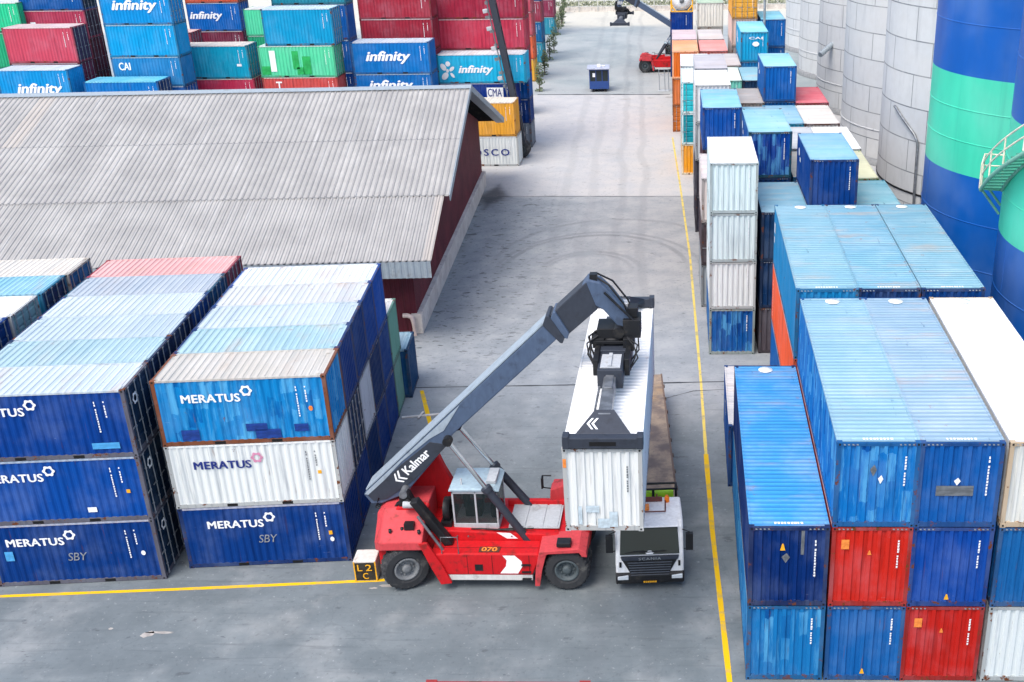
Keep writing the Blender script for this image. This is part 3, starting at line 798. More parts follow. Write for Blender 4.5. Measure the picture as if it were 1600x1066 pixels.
# eighth
yard('the orange stack at the row end', -1.6, 112.6, [('orange', 'c9702e', dict(door='near')), ('orange', 'd87a36'), ('orange', 'e0762e', dict(fcol='f0b48a'))], 'e9a074', L=7.9, W=2.55)
yard('the salmon-roofed stack beside the orange one', 1.1, 112.6, [('grey', '8a9296'), ('maroon', '8a4a48'), ('salmon', 'c86a62')], 'dd8f8a', L=7.9, W=2.7)
yard('the pale pink stack behind the orange one', -1.75, 121.0, [('grey', '8a9296'), ('pink', 'b99a9a'), ('pale pink', 'd9c4c4')], 'cfbcc2', L=8.0, W=2.6)
yard('the grey-pink stack behind the salmon roof', 1.05, 121.0, [('grey', '8a9296'), ('grey', 'a0a0a4'), ('grey pink', 'c8bcbc')], 'cbc6c6', L=8.0, W=2.6)
st = yard('the five-high stack with amber top', 4.25, 115.6, [('navy', NAVY), ('grey', '9a9a9a'), ('grey', 'a8a4a2'), ('pale pink', 'd8c0b4'), ('amber', 'e0a440', dict(door='near'))], 'e2b878', L=7.9, W=2.5)
st = yard('the four-high white stack at the far end', .95, 130.4, [('grey', '8a9296'), ('grey', 'a0a0a4'), ('white', 'cfcdc4'), ('white', 'dcdad0')], 'a9c0a8', L=7.6, W=2.9)
yard('the navy stack under the tank container', -2.3, 145.6, [('navy', NAVY), ('navy', NAVY2), ('navy', '20338a')], 'b4bcc4', L=7.0, W=2.85)
yard('the pale stack left of the far tank', -1.9, 131.0, [('grey', '9aa0a4'), ('pale', 'c9ccce')], 'd2cfd4', L=7.5, W=2.6)

# ------------------------------------------------------------------ stacks beyond the shed, long sides to the camera
GN = 'containers in the stacks beyond the shed'
def far(where, x, y, L, spec, W=2.5, door='right', z=0.0):
    """spec: (name, colour, z_top, roof, extra) from the ground up"""
    out = []; n = len(spec)
    for i, s in enumerate(spec):
        H = s[2] - z; k = dict(door=door); k.update(s[4] if len(s) > 4 else {})
        xo = k.pop('dx', 0); LL = k.pop('LL', L)
        o = container(f'{s[0]} container {tier(i, n)} of {where}', x + xo, y, z + .004, s[1], s[3], axis='X', L=LL, W=W, H=H - .006, group=GN, **k)
        codes(o, LL - .85, (H) * .86, 1); codes(o, LL - .5, H * .86, 2)
        out.append(o); z = s[2]
    return out
RD = '9c2b42'
st = far('the pair by the far lift truck', -21.28, 98.8, 6.19, [('white', 'd6dbd9', 2.63, None, dict(door='left')), ('amber', 'e2a23a', 5.62, 'ece2d2', dict(dx=.1, LL=6.0, door='left'))])
write(st[0], 'COSCO', 1.25, .95, 4.1, .58, mat='navyink', bold=.02, space=1.35)
st = far('the stack with the blue splash emblem', -22.75, 103.4, 8.1, [('grey', '7a828c', 2.05, None, dict(LL=7.1)), ('navy', NAVY, 4.1, None, dict(LL=7.1)), ('navy', '1a2c86', 6.48, None, dict(LL=7.1)), ('light blue', '3aa0de', 9.04, 'e3e8ea')], door='left')
emblem(st[3], 'splash', .35, .35, 1.25, 1.65); write(st[3], 'infinity', 2.0, .75, 3.1, .85, bold=.035, shear=.28)
emblem(st[2], 'box', 4.4, 1.1, 1.5, .9); write(st[2], 'CMA', 4.5, 1.2, 1.25, .7, mat='navyink')
far('the red stack behind the splash emblem', -23.0, 106.2, 8.15, [('grey', '7a828c', 2.25, None), ('navy', NAVY, 4.5, None), ('blue', BLUE, 6.8, None), ('red', RD, 9.05, None), ('rose red', 'b8384f', 11.76, None), ('crimson', RD, 14.35, 'd8a4a4')], door='left')
st = far('the blue stack with two white words', -29.2, 99.5, 6.85, [('navy', NAVY, 2.8, None), ('navy', NAVY2, 5.57, None), ('blue', '1d5fb4', 8.01, None), ('blue', '1f66bd', 10.71, 'c8d6e2')], door='left')
for s in st[2:]: write(s, 'infinity', 1.25, .88, 3.85, 1.05, bold=.035, shear=.28)
far('the dark red stack behind two white words', -29.15, 103.0, 6.5, [('grey', '7a828c', 2.4, None), ('navy', NAVY, 4.8, None), ('maroon', '7a2a42', 7.2, None), ('maroon', '7a2a42', 9.57, None), ('dark red', '94293a', 12.21, None), ('dark red', '9c2e3e', 14.62, 'd0a0a0')], door='left')
st = far('the green box stack', -36.8, 98.0, 6.6, [('navy', NAVY, 2.8, None), ('navy', NAVY2, 5.6, None), ('orange red', 'c9504c', 8.05, 'e8c8bc', dict(door='left')), ('mint green', '56cf9c', 10.68, 'd5e6dc'), ('sky blue', '2288c8', 13.7, 'cfe4ee', dict(dx=.75, LL=6.05))])
emblem(st[3], 'box', .95, .5, .5, 1.75)
for pu, pv, pw, ph in ((.15, .25, .75, .7), (2.9, .7, .55, 1.5), (3.75, .25, .7, 1.5), (3.2, .25, .6, .6)): emblem(st[3], 'box', pu, pv, pw, ph, mat='greenpatch', name='paint_patch')
write(st[2], 'T', 1.2, 1.3, .5, .8)
st = far('the teal box stack', -44.1, 98.6, 6.4, [('navy', NAVY, 2.8, None), ('navy', NAVY2, 5.5, None), ('crimson', 'c03352', 7.89, 'ddd2c8'), ('teal', '2590c2', 10.69, 'e0d6cc', dict(dx=.0, LL=6.2))])
emblem(st[3], 'box', .8, .35, .5, 2.1); emblem(st[3], 'box', 5.1, 1.05, .4, .2)
st = far('the far stack with cut white word', -47.5, 110, 5.1, [('navy', NAVY, 2.6, None), ('navy', NAVY2, 5.2, None), ('blue', BLUE, 7.9, None), ('maroon', '7a2a42', 10.5, None), ('blue', '1a5cba', 13.06, None), ('orange red', 'c8583c', 15.6, None)])
write(st[4], 'infinity', .25, .95, 3.1, .85, bold=.035, shear=.28)
st = far('the six-high blue stack', -47.9, 94.5, 5.85, [('navy', NAVY, 2.6, None), ('navy', NAVY2, 5.2, None), ('blue', BLUE, 8.0, None), ('greyish blue', '3f74bc', 10.38, None, dict(door='left')), ('azure', '1f8cd6', 12.95, None, dict(door='left')), ('azure', '1c80d2', 15.4, None)])
write(st[5], 'infinity', 1.0, .95, 3.7, 1.0, bold=.035, shear=.28); write(st[3], 'CAI', .6, 1.35, .95, .6, bold=.03)
far('the cyan-roofed stack at the shed ridge', -49.1, 91.6, 6.15, [('navy', NAVY, 2.9, None), ('navy', NAVY2, 5.9, None), ('blue', '1668c0', 8.9, '7cd0ec', dict(dcol='1b2c66'))])
st = far('the low blue stack at the left frame edge', -56.0, 91.4, 5.95, [('navy', NAVY, 2.5, None), ('navy', NAVY2, 5.0, None), ('blue', BLUE, 7.55, None), ('azure', '2484d4', 9.93, 'cfe2ec', dict(door='left'))])
write(st[3], 'infinity', 1.5, .3, 3.7, 1.0, bold=.035, shear=.28)
far('the rose red stack at the left frame edge', -56.35, 94.25, 5.9, [('navy', NAVY, 2.6, None), ('navy', NAVY2, 5.2, None), ('blue', BLUE, 7.8, None), ('maroon', '7a2a42', 10.0, None), ('rose red', 'c04a5e', 12.88, 'ead2ce', dict(dcol='4a3a52'))])
st = far('the dark-ended stack behind the rose red box', -57.1, 99.0, 5.5, [('maroon', '4a2428', 2.8, None), ('maroon', '4a2428', 5.6, None), ('maroon', '54282c', 8.5, None), ('maroon', '5a2a30', 11.35, None), ('rose', 'b4405a', 13.68, None, dict(dcol='3a2a34')), ('navy blue', '1f4ea0', 15.9, None, dict(dcol='22283c'))])
emblem(st[4], 'box', .6, .8, .45, .6)
far('the green stack at the left frame edge', -62.4, 98.2, 5.6, [('grey', '7a828c', 3.0, None), ('navy', NAVY, 6.0, None), ('navy', NAVY, 9.0, None), ('green', '2aa878', 12.0, None), ('bright green', '2fc890', 14.45, 'dfe6e0', dict(door='left'))])
far('the mint stack behind the sky blue box', -40.2, 105, 5.4, [('grey', '7a828c', 2.7, None), ('navy', NAVY, 5.4, None), ('blue', BLUE, 8.0, None), ('green', '2aa878', 10.65, None), ('mint', '58d8a4', 12.99, 'e2e2dc', dict(door='left'))])
far('the steel blue stack at the top frame edge', -40.0, 112, 7.2, [('grey', '7a828c', 3.1, None), ('navy', NAVY, 6.2, None), ('blue', BLUE, 9.3, None), ('blue', BLUE, 12.6, None), ('steel blue', '3c7ca4', 15.6, None)], door='left')
far('the pink-roofed stack behind the teal box', -51.2, 103.5, 6.5, [('grey', '7a828c', 2.9, None), ('navy', NAVY, 5.8, None), ('blue', BLUE, 8.8, None), ('pinkish red', 'b84858', 11.2, 'e6c4bc')])
# stacks further along the left side of the aisle: mostly their right ends show
far('the steel stack behind the splash emblem stack', -25.1, 121.5, 8.0, [('steel grey', '56657c', 2.7, None), ('steel grey', '5c6a80', 5.3, 'b4b8bc')], door='left')
far('the rose-ended stack along the left aisle', -27.3, 143.0, 8.2, [('amber', 'd8a43c', 2.7, None), ('orange', 'd8623a', 5.5, None), ('rose', 'b4505c', 8.3, None), ('rose', 'b04a5a', 11.0, 'e6c6bc'), ('rose', 'b04a5a', 13.6, 'e6c6bc')], door='left')
far('the blue stack along the left aisle', -28.0, 158.0, 8.2, [('steel blue', '4a7aa0', 2.7, None), ('blue', '2a5a98', 5.4, None), ('maroon', '94384c', 8.1, None), ('blue', '1f4c9c', 11, None), ('blue', '1f50a4', 13.6, 'b8c8d8')], door='left')
far('the amber stack along the left aisle', -29.6, 187.0, 8.2, [('steel blue', '4a7aa0', 2.7, None), ('maroon', '84344c', 5.4, None), ('maroon', '8a3a58', 8.1, None), ('orange', 'd8763c', 10.8, None), ('amber', 'd89a4a', 13.5, 'e8d8c0')], door='left')
# ------------------------------------------------------------------ the shed
def shed_roof_mat():
    m = NT('weathered_roof_sheeting'); co = m.coord(); x = m.xyz(co)
    n1 = m.noise(co, .35, 5, .6); n2 = m.noise(m.vscale(co, (3.0, .12, 1)), 1.0, 4, .6); n3 = m.noise(co, 2.5, 5, .7)
    sx = m.math('FLOOR', m.math('DIVIDE', x[0], 1.05)); sy = m.math('FLOOR', m.math('DIVIDE', x[1], 6.4))
    cv = m.n('CombineXYZ'); m.set(cv.inputs[0], sx); m.set(cv.inputs[1], sy)
    wn = m.n('TexWhiteNoise', noise_dimensions='2D'); m.set(wn.inputs['Vector'], cv.outputs[0])
    c = m.mix(m.ramp(n1, .3, .7), lin('a09e9a'), lin('b6b4af'))
    c = m.mix(m.math('MULTIPLY', wn.outputs[0], .3), c, lin('8f8e8c'))
    c = m.mix(m.math('MULTIPLY', m.ramp(wn.outputs[0], .982, .986), .45), c, lin('c4b9ac'))
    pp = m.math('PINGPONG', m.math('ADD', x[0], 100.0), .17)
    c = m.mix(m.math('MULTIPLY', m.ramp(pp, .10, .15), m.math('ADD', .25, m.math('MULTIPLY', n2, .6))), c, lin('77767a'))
    c = m.mix(m.math('MULTIPLY', m.ramp(n2, .55, .75), .45), c, lin('d3d2ce'))
    c = m.mix(m.math('MULTIPLY', m.ramp(n3, .62, .76), .35), c, lin('9b8474'))
    fy = m.math('FRACT', m.math('DIVIDE', x[1], 6.4))
    c = m.mix(m.math('MULTIPLY', m.ramp(fy, .018, .006), m.math('MULTIPLY', n3, 1.2)), c, lin('54585c'))
    return m.done(c, .6, .1, .4, n3, .08)

def clad_mat(name, a, b_, pitch=.25):
    m = NT(name); co = m.coord(); x = m.xyz(co)
    n1 = m.noise(co, .5, 6, .6); st = m.noise(m.vscale(co, (4, 4, .3)), 1, 4)
    c = m.mix(m.ramp(n1, .3, .7), lin(a), lin(b_))
    c = m.mix(m.math('MULTIPLY', m.ramp(st, .5, .75), .4), c, lin('3a2024'))
    return m.done(c, .6, 0, .3, n1, .1)
def plinth_mat():
    m = NT('limewashed_plinth'); co = m.coord(); x = m.xyz(co)
    n1 = m.noise(co, .8, 6, .65); n2 = m.noise(m.vscale(co, (1, 1, .4)), 3, 6, .7)
    c = m.mix(m.ramp(n1, .3, .7), lin('c9c0b8'), lin('e0dad2'))
    c = m.mix(m.math('MULTIPLY', m.ramp(n2, .54, .7), .5), c, lin('5e5853'))
    return m.done(c, .85, 0, .2, n2, .2)

TH = math.atan2(1.83, 32.93)
shed = thing('storage_shed', 'long shed with ribbed grey roof and dark red gable wall on white plinth', 'shed', (-15.4, 59.1, 0), TH)
LX, DY, EZ, RZ = -75.0, 33.0, 5.05, 10.95
YE, YR = -2.4, 16.5
sl = math.atan2(RZ - EZ, YR - YE); SL = math.hypot(RZ - EZ, YR - YE)
red_clad = clad_mat('dark_red_cladding', '5a2430', '74303a')
b = MB()
# gable wall with fine vertical ribs (outer face x = 0)
pr = zig(0, DY, .25, .1, .03, .09)
def rz_at(y): return EZ + (RZ - EZ) * (1 - abs(y - YR) / (YR - YE)) - .35
vs = [(-.03 * t, y, 1.15) for y, t in pr] + [(-.03 * t, y, rz_at(y)) for y, t in pr]; n = len(pr)
b.add(vs, [(i, i + 1, n + i + 1, n + i) for i in range(n - 1)])
b.build('gable_wall', red_clad, shed)
b = MB()
pr = zig(LX, 0, .25, .1, .03, .09); n = len(pr)
vs = [(x_, .03 * t, 0.0) for x_, t in pr] + [(x_, .03 * t, rz_at(0)) for x_, t in pr]
b.add(vs, [(i, i + 1, n + i + 1, n + i) for i in range(n - 1)])
b.build('front_wall', red_clad, shed)
b = MB()
b.box(LX, 0, DY - .05, DY, 1.15, rz_at(DY))
b.build('rear_wall', red_clad, shed)
b = MB(); pl = plinth_mat()
b.box(-.32, .28, -.12, DY + .1, 0, 1.2); b.box(LX, -.32, DY - .2, DY + .1, 0, 1.2)
b.build('plinth', pl, shed, bevel=.03)
rm = shed_roof_mat()
def roof_panel(x0, x1, y0, y1):
    b = MB(); pr = zig(x0, x1, .34, .07, .04, .19)
    n = len(pr)
    vs = [(x_, y, .055 * (1 - t)) for y in (y0, y1) for x_, t in pr] + [(x_, y, .055 * (1 - t) - .02) for y in (y0, y1) for x_, t in pr]
    b.add(vs, [(i, i + 1, n + i + 1, n + i) for i in range(n - 1)] + [(2 * n + i, 3 * n + i, 3 * n + i + 1, 2 * n + i + 1) for i in range(n - 1)]
          + [(i, 2 * n + i, 2 * n + i + 1, i + 1) for i in range(n - 1)])
    return b
SP = 6.35
o = roof_panel(LX, 1.55, 0, SP + .1).build('roof_slope', rm, shed, (0, YE, EZ), (sl, 0, 0))
o = roof_panel(LX, 1.82, SP, SL).build('roof_slope', rm, shed, (0, YE, EZ + .03), (sl, 0, 0))
o = roof_panel(LX, 1.82, 0, SL).build('roof_slope', rm, shed, (0, 2 * YR - YE, EZ), (-sl, 0, 0)); o.scale = (1, -1, 1)
# timber and steel under the sheets at the gable overhang
b = MB()
for k in range(12):
    t = (k + .5) / 12 * SL
    for sgn in (0, 1):
        y = YE + t * math.cos(sl); y = y if not sgn else 2 * YR - y
        z = EZ + t * math.sin(sl) - .16
        b.box(-6, 1.3, y - .05, y + .05, z - .1, z + .1)
b.build('purlins', M['blackmetal'], shed)
pale = dirty('galvanised_trim', '9aa6ae', '7d7a76', .5, .45)
b = MB()
pr = zig(LX, 1.5, .34, .1, .05, .14); n = len(pr)
vs = [(x_, YE - .06 + .03 * t, EZ - .92) for x_, t in pr] + [(x_, YE - .06 + .03 * t, EZ + .0) for x_, t in pr]
b.add(vs, [(i, i + 1, n + i + 1, n + i) for i in range(n - 1)])
b.build('eave_fascia', pale, shed)
b = MB(); b.box(LX, 1.3, YE + .35, YE + .42, EZ - .9, EZ - .05); b.build('eave_soffit', M['blackmetal'], shed)
b = MB()
for sgn in (-1, 1):
    Mx = Matrix.Translation((0, YR, RZ + .1)) @ Matrix.Rotation(-sgn * sl, 4, 'X')
    b.box(LX, 1.9, min(0, sgn * .5), max(0, sgn * .5), 0.0, .02, M=Mx)
b.build('ridge_cap', pale, shed)
b = MB()
for sgn, y0_ in ((1, YE), (-1, 2 * YR - YE)):
    Mx = Matrix.Translation((0, y0_, EZ)) @ Matrix.Rotation(sgn * sl, 4, 'X')
    a0, a1 = (SP, SL) if sgn > 0 else (-SL, 0)
    b.box(1.83, 1.88, a0, a1, -.3, .1, M=Mx)
    if sgn < 0: b.box(1.2, 1.83, a0, a1, -.32, -.3, M=Mx)
b.build('barge_board', pale, shed)
pv = dirty('pinkish_white_pipe', 'e2cfc6', '9b7a6c', .4, .5)
b = MB(); b.tube([(0, 0, 0), (0, 0, .9), (-.08, 0, 1.12), (-.3, 0, 1.2), (-.55, 0, 1.2)], .13, 10)
o = b.build('vent_pipe', pv, None, (-15.55, 58.7, .02)); tag(o, 'short pinkish white bent pipe standing at the corner of the red shed', 'pipe')
b = MB(); b.box(-.9, .9, -.07, .07, 0, .05); Mx = Matrix.Rotation(R(70), 4, 'Z'); b.box(-.35, .35, -.05, .05, .055, .09, M=Mx)
o = b.build('wood_plank', simple('bleached_wood', 'cfccc6', .8), None, (-12.95, 48.35, .008), (0, 0, R(12))); tag(o, 'pale crossed plank lying by the short yellow dash behind the stacker boom', 'plank')

# concrete lane marker
mk = thing('lane_marker_block', 'white concrete block with black face and yellow lane letters beside the rear stacker tyre', 'block', (-11.98, 34.95, 0), R(3))
b = MB(); b.box(-.42, .42, -.4, .4, 0, .88); b.build('block', dirty('limewashed_concrete', 'dcd6cf', '8b8278', .5, .8), mk, bevel=.04)
b = MB(); b.box(-.36, .36, -.415, -.403, .05, .8); b.build('face_panel', simple('weathered_black_paint', '2e2a22', .6, var=.4), mk)
for t, u, v, w, h in (('L', -.27, .46, .17, .27), ('2', .03, .46, .22, .27), ('C', -.1, .11, .2, .26)):
    o = link('lettering', text_mesh(t, .012), mk, (u, -.42, v), scale=(w, 1, h)); o.material_slots
    if not o.data.materials: o.data.materials.append(None)
    o.material_slots[0].link = 'OBJECT'; o.material_slots[0].material = M['yellowink']
b = MB(); b.box(-.41, -.365, -.416, -.404, .02, .84); b.box(.365, .41, -.416, -.404, .02, .84); b.build('yellow_edging', M['yellowink'], mk)

# ------------------------------------------------------------------ silos
def silo_mat():
    m = NT('grey_panelled_silo_wall'); co = m.coord(); x = m.xyz(co); oi = m.n('ObjectInfo')
    a = m.math('ARCTAN2', x[1], x[0]); u = m.math('MULTIPLY', a, 10.9)
    cv = m.n('CombineXYZ'); m.set(cv.inputs[0], u); m.set(cv.inputs[1], x[2])
    br = m.n('TexBrick', offset=.37, squash=1.0); m.set(br.inputs['Vector'], cv.outputs[0])
    for k, v in (('Color1', lin('cbcfd1')), ('Color2', lin('d3d6d6')), ('Mortar', lin('787e83'))): br.inputs[k].default_value = v
    br.inputs['Scale'].default_value = 1.0; br.inputs['Mortar Size'].default_value = .055; br.inputs['Mortar Smooth'].default_value = .5
    br.inputs['Brick Width'].default_value = 4.6; br.inputs['Row Height'].default_value = 2.2; br.inputs['Bias'].default_value = 0
    n1 = m.noise(co, .22, 6, .6); n2 = m.noise(m.vscale(co, (1.6, 1.6, .25)), .8, 5, .65); n3 = m.noise(co, 1.5, 5, .65)
    c = m.mix(m.math('MULTIPLY', m.ramp(n3, .35, .7), .75), br.outputs[0], m.mix(.5, br.outputs[0], lin('c2c4c3')))
    c = m.mix(m.math('MULTIPLY', m.ramp(n2, .5, .75), .3), c, lin('8f9498'))
    c = m.mix(m.math('MULTIPLY', m.ramp(n1, .45, .7), .3), c, lin('d5d4d0'))
    return m.done(c, .6, 0, .3, br.outputs[1], .25, .02)
gs = silo_mat()
for k, (nm) in enumerate(['nearest to the painted silo', 'second from the painted silo', 'third from the painted silo', 'fourth from the painted silo', 'farthest from the painted silo']):
    s = thing('grey_silo', f'pale grey panelled silo {nm}', 'silo', (25.0, 83.0 + 21.85 * k, 0), 0, 'grey silos behind the right hand containers')
    b = MB(); b.lathe([(10.9, 0), (10.9, 27)], 'z', (0, 0, 0), 96)
    o = b.build('silo_wall', gs, s); o.rotation_euler = (0, 0, 1.3 * k)
    b = MB(); b.lathe([(11.15, 27), (11.15, 27.3), (1.0, 31), (1.0, 31.8), (.02, 31.8)], 'z', (0, 0, 0), 64); b.build('silo_roof', pale, s)
    b = MB(); b.lathe([(11.3, 0), (11.3, .5), (10.92, .55)], 'z', (0, 0, 0), 64); b.build('base_ring', simple('grey_base_ring', '8e9193', .8), s)
    b = MB(); b.lathe([(10.92, 2.92), (10.96, 2.95), (10.96, 3.03), (10.92, 3.06)], 'z', (0, 0, 0), 96); b.build('pipe_ring', M['blackmetal'] if k == 0 else gs, s)
    if k == 0:
        b = MB(); a = R(200)
        def sp(deg, z, r=11.05): return (r * math.cos(R(deg)), r * math.sin(R(deg)), z)
        b.tube([sp(196, 8.6), sp(203, 7.9), sp(210, 7.1), sp(212, 6.6), sp(212.6, 0.2)], .09, 8); b.build('drain_pipe', M['steel'], s)
    if k == 2:
        b = MB(); d = Vector((math.cos(R(203)), math.sin(R(203)), 0)); p0 = d * 10.7 + Vector((0, 0, 7.0)); b.tube([p0, p0 + d * 1.6 + Vector((0, -.9, -.9))], .28, 12); b.build('outlet_chute', pale, s)

def gloss(name, col):
    m = NT(name); co = m.coord(); n1 = m.noise(m.vscale(co, (1, 1, .3)), .6, 5, .6); n2 = m.noise(co, .15, 4)
    c0 = lin(col)
    c = m.mix(m.ramp(n1, .3, .75), tuple(v * .86 for v in c0[:3]) + (1,), c0)
    c = m.mix(m.math('MULTIPLY', m.ramp(n2, .45, .7), .1), c, (.7, .85, .9, 1))
    st = m.noise(m.vscale(co, (2.2, 2.2, .06)), 1.0, 5, .6)
    c = m.mix(m.math('MULTIPLY', m.ramp(st, .55, .75), .3), c, m.mix(1.0, c, (.55, .6, .65, 1), 'MULTIPLY'))
    return m.done(c, m.math('ADD', .34, m.math('MULTIPLY', n1, .15)), 0, .35, n1, .03)
SB, SM = gloss('gloss_blue_silo_paint', '0560bb'), gloss('gloss_mint_silo_paint', '48dcb6')
def painted_silo(x, y, label, stair=False):
    s = thing('painted_silo', label, 'silo', (x, y, 0), 0, 'blue and mint banded silos')
    r = 7.2
    for nm, z0, z1, mt in (('blue_band', 0, 9.47, SB), ('mint_band', 9.47, 14.34, SM), ('blue_band', 14.34, 27, SB)):
        b = MB(); b.lathe([(r, z0), (r, z1)], 'z', (0, 0, 0), 128); b.build(nm, mt, s)
    for z0, mt in ((2.3, SB), (4.7, SB), (7.1, SB), (11.1, SM), (12.7, SM), (16.8, SB), (19.2, SB), (21.6, SB)):
        b = MB(); b.lathe([(r, z0 - .03), (r + .02, z0 - .012), (r + .02, z0 + .012), (r, z0 + .03)], 'z', (0, 0, 0), 128); b.build('weld_seam', mt, s)
    b = MB()
    rr = random.Random(3)
    for z0, z1 in ((0, 2.3), (2.3, 4.7), (4.7, 7.1), (7.1, 9.47)):
        for k in range(6):
            a = k * 1.047 + rr.random()
            b.box(r - .01, r + .012, -.015, .015, z0, z1, M=Matrix.Rotation(a, 4, 'Z'))
    b.build('vertical_seams', SB, s)
    b = MB(); b.lathe([(r + .2, 27), (r + .2, 27.3), (.6, 29), (.02, 29)], 'z', (0, 0, 0), 64); b.build('silo_roof', pale, s)
    b = MB(); b.lathe([(r + .4, 0), (r + .4, .4), (r, .45)], 'z', (0, 0, 0), 64); b.build('base_ring', pl, s)
    if stair:
        tr, rl, br = MB(), MB(), MB()
        a0, n, dz, da = R(172), 64, .205, R(2.35)
        z0 = 11.35
        po, pi_ = [], []
        rails, posts = [], []
        for k in range(n):
            a = a0 + da * k; z = z0 + dz * k
            Mx = Matrix.Rotation(a, 4, 'Z')
            tr.box(r + .06, r + .92, -.15, .15, z - .04, z, M=Mx)
            rails.append(((r + .95) * math.cos(a), (r + .95) * math.sin(a), z))
            if k % 4 == 0: posts.append(rails[-1])
        out = MB(); out.tube([(p[0], p[1], p[2] - .12) for p in rails], .09, 6)
        out.tube([((r + .08) * math.cos(a0 + da * k), (r + .08) * math.sin(a0 + da * k), z0 + dz * k - .12) for k in range(n)], .07, 6)
        for h in (1.05, .55): rl.tube([(p[0], p[1], p[2] + h) for p in rails], .04, 6)
        for p in posts: rl.tube([p, (p[0], p[1], p[2] + 1.05)], .04, 6)
        # landing at the lower end
        Mx = Matrix.Rotation(a0 - R(9), 4, 'Z')
        tr.box(r + .06, r + .95, -1.0, .95, z0 - .2, z0 - .14, M=Mx)
        q = [Mx @ Vector(v) for v in ((r + .1, -1.0, z0 - .15), (r + .93, -1.0, z0 - .15), (r + .93, .9, z0 - .15))]
        for h in (1.05, .55): rl.tube([v + Vector((0, 0, h)) for v in q], .04, 6)
        for v in q: rl.tube([v, v + Vector((0, 0, 1.05))], .04, 6)
        for yy in (-.8, .6):
            out.tube([Mx @ Vector((r + .9, yy, z0 - .2)), Mx @ Vector((r + .02, yy, z0 - 1.3))], .06, 6)
        tr.build('stair_treads', dirty('green_stair_paint', '4f9f86', '55504a', .4, .5), s)
        out.build('stair_stringer', dirty('pale_green_steel', '7fb9a4', '55504a', .4, .5), s)
        rl.build('stair_handrail', simple('cream_handrail', 'e6dec8', .5), s)
painted_silo(20.1, 60.7, 'tall glossy silo with one mint band between blue bands beside the grey silos')
painted_silo(20.5, 46.2, 'nearer blue and mint silo with outside spiral stair at the right frame edge', True)
# ------------------------------------------------------------------ machines
def wheel_parts(parent, x, y, z, r, w, out, steer=0.0, rim='steel', lugs=26, dual=False):
    """tyre with lugs; out = -1: outer face towards -y"""
    t = MB(); n = lugs * 4; vs = []
    prof = [(r * .52, -w / 2 + .05), (r * .62, -w / 2), (r * .88, -w / 2 + .01), (r * .975, -w / 2 + .07), (r * 1.0, -w * .2), (r * 1.0, w * .2), (r * .975, w / 2 - .07), (r * .88, w / 2 - .01), (r * .62, w / 2), (r * .52, w / 2 - .05)]
    for j, (rr, yy) in enumerate(prof):
        for k in range(n):
            a = 2 * math.pi * k / n
            q = rr - (.045 * r if (3 <= j <= 6 and (k // 2 + (1 if j > 4 else 0)) % 2) else 0)
            vs.append((q * math.cos(a), yy, q * math.sin(a)))
    fs = [(i * n + k, i * n + (k + 1) % n, (i + 1) * n + (k + 1) % n, (i + 1) * n + k) for i in range(len(prof) - 1) for k in range(n)]
    t.add(vs, fs)
    wh = t.build('wheel', M['rubber'], parent, (x, y, z), (0, 0, steer))
    m = MB(); s = out
    m.lathe([(r * .54, s * (w / 2 - .06)), (r * .5, s * (w / 2 - .02)), (r * .44, s * (w / 2 - .03)), (r * .38, s * (w / 2 - .17)), (r * .2, s * (w / 2 - .19)), (r * .19, s * (w / 2 - .06)), (r * .12, s * (w / 2 - .03)), (.001, s * (w / 2 - .03))], 'y', (0, 0, 0), 28)
    for k in range(10):
        a = 2 * math.pi * k / 10
        m.lathe([(.035, s * (w / 2 - .2)), (.035, s * (w / 2 - .13)), (.001, s * (w / 2 - .13))], 'y', (r * .29 * math.cos(a), 0, r * .29 * math.sin(a)), 6)
    m.lathe([(r * .54, -s * w / 2 * .8), (.001, -s * w / 2 * .8)], 'y', (0, 0, 0), 20)
    m.build('rim', M[rim] if isinstance(rim, str) else rim, wh)
    return wh

def plate(parent, name, pts, y0, y1, mat, bevel=.025):
    b = MB(); b.prism(pts, 'y', y0, y1); return b.build(name, mat, parent, bevel=bevel)

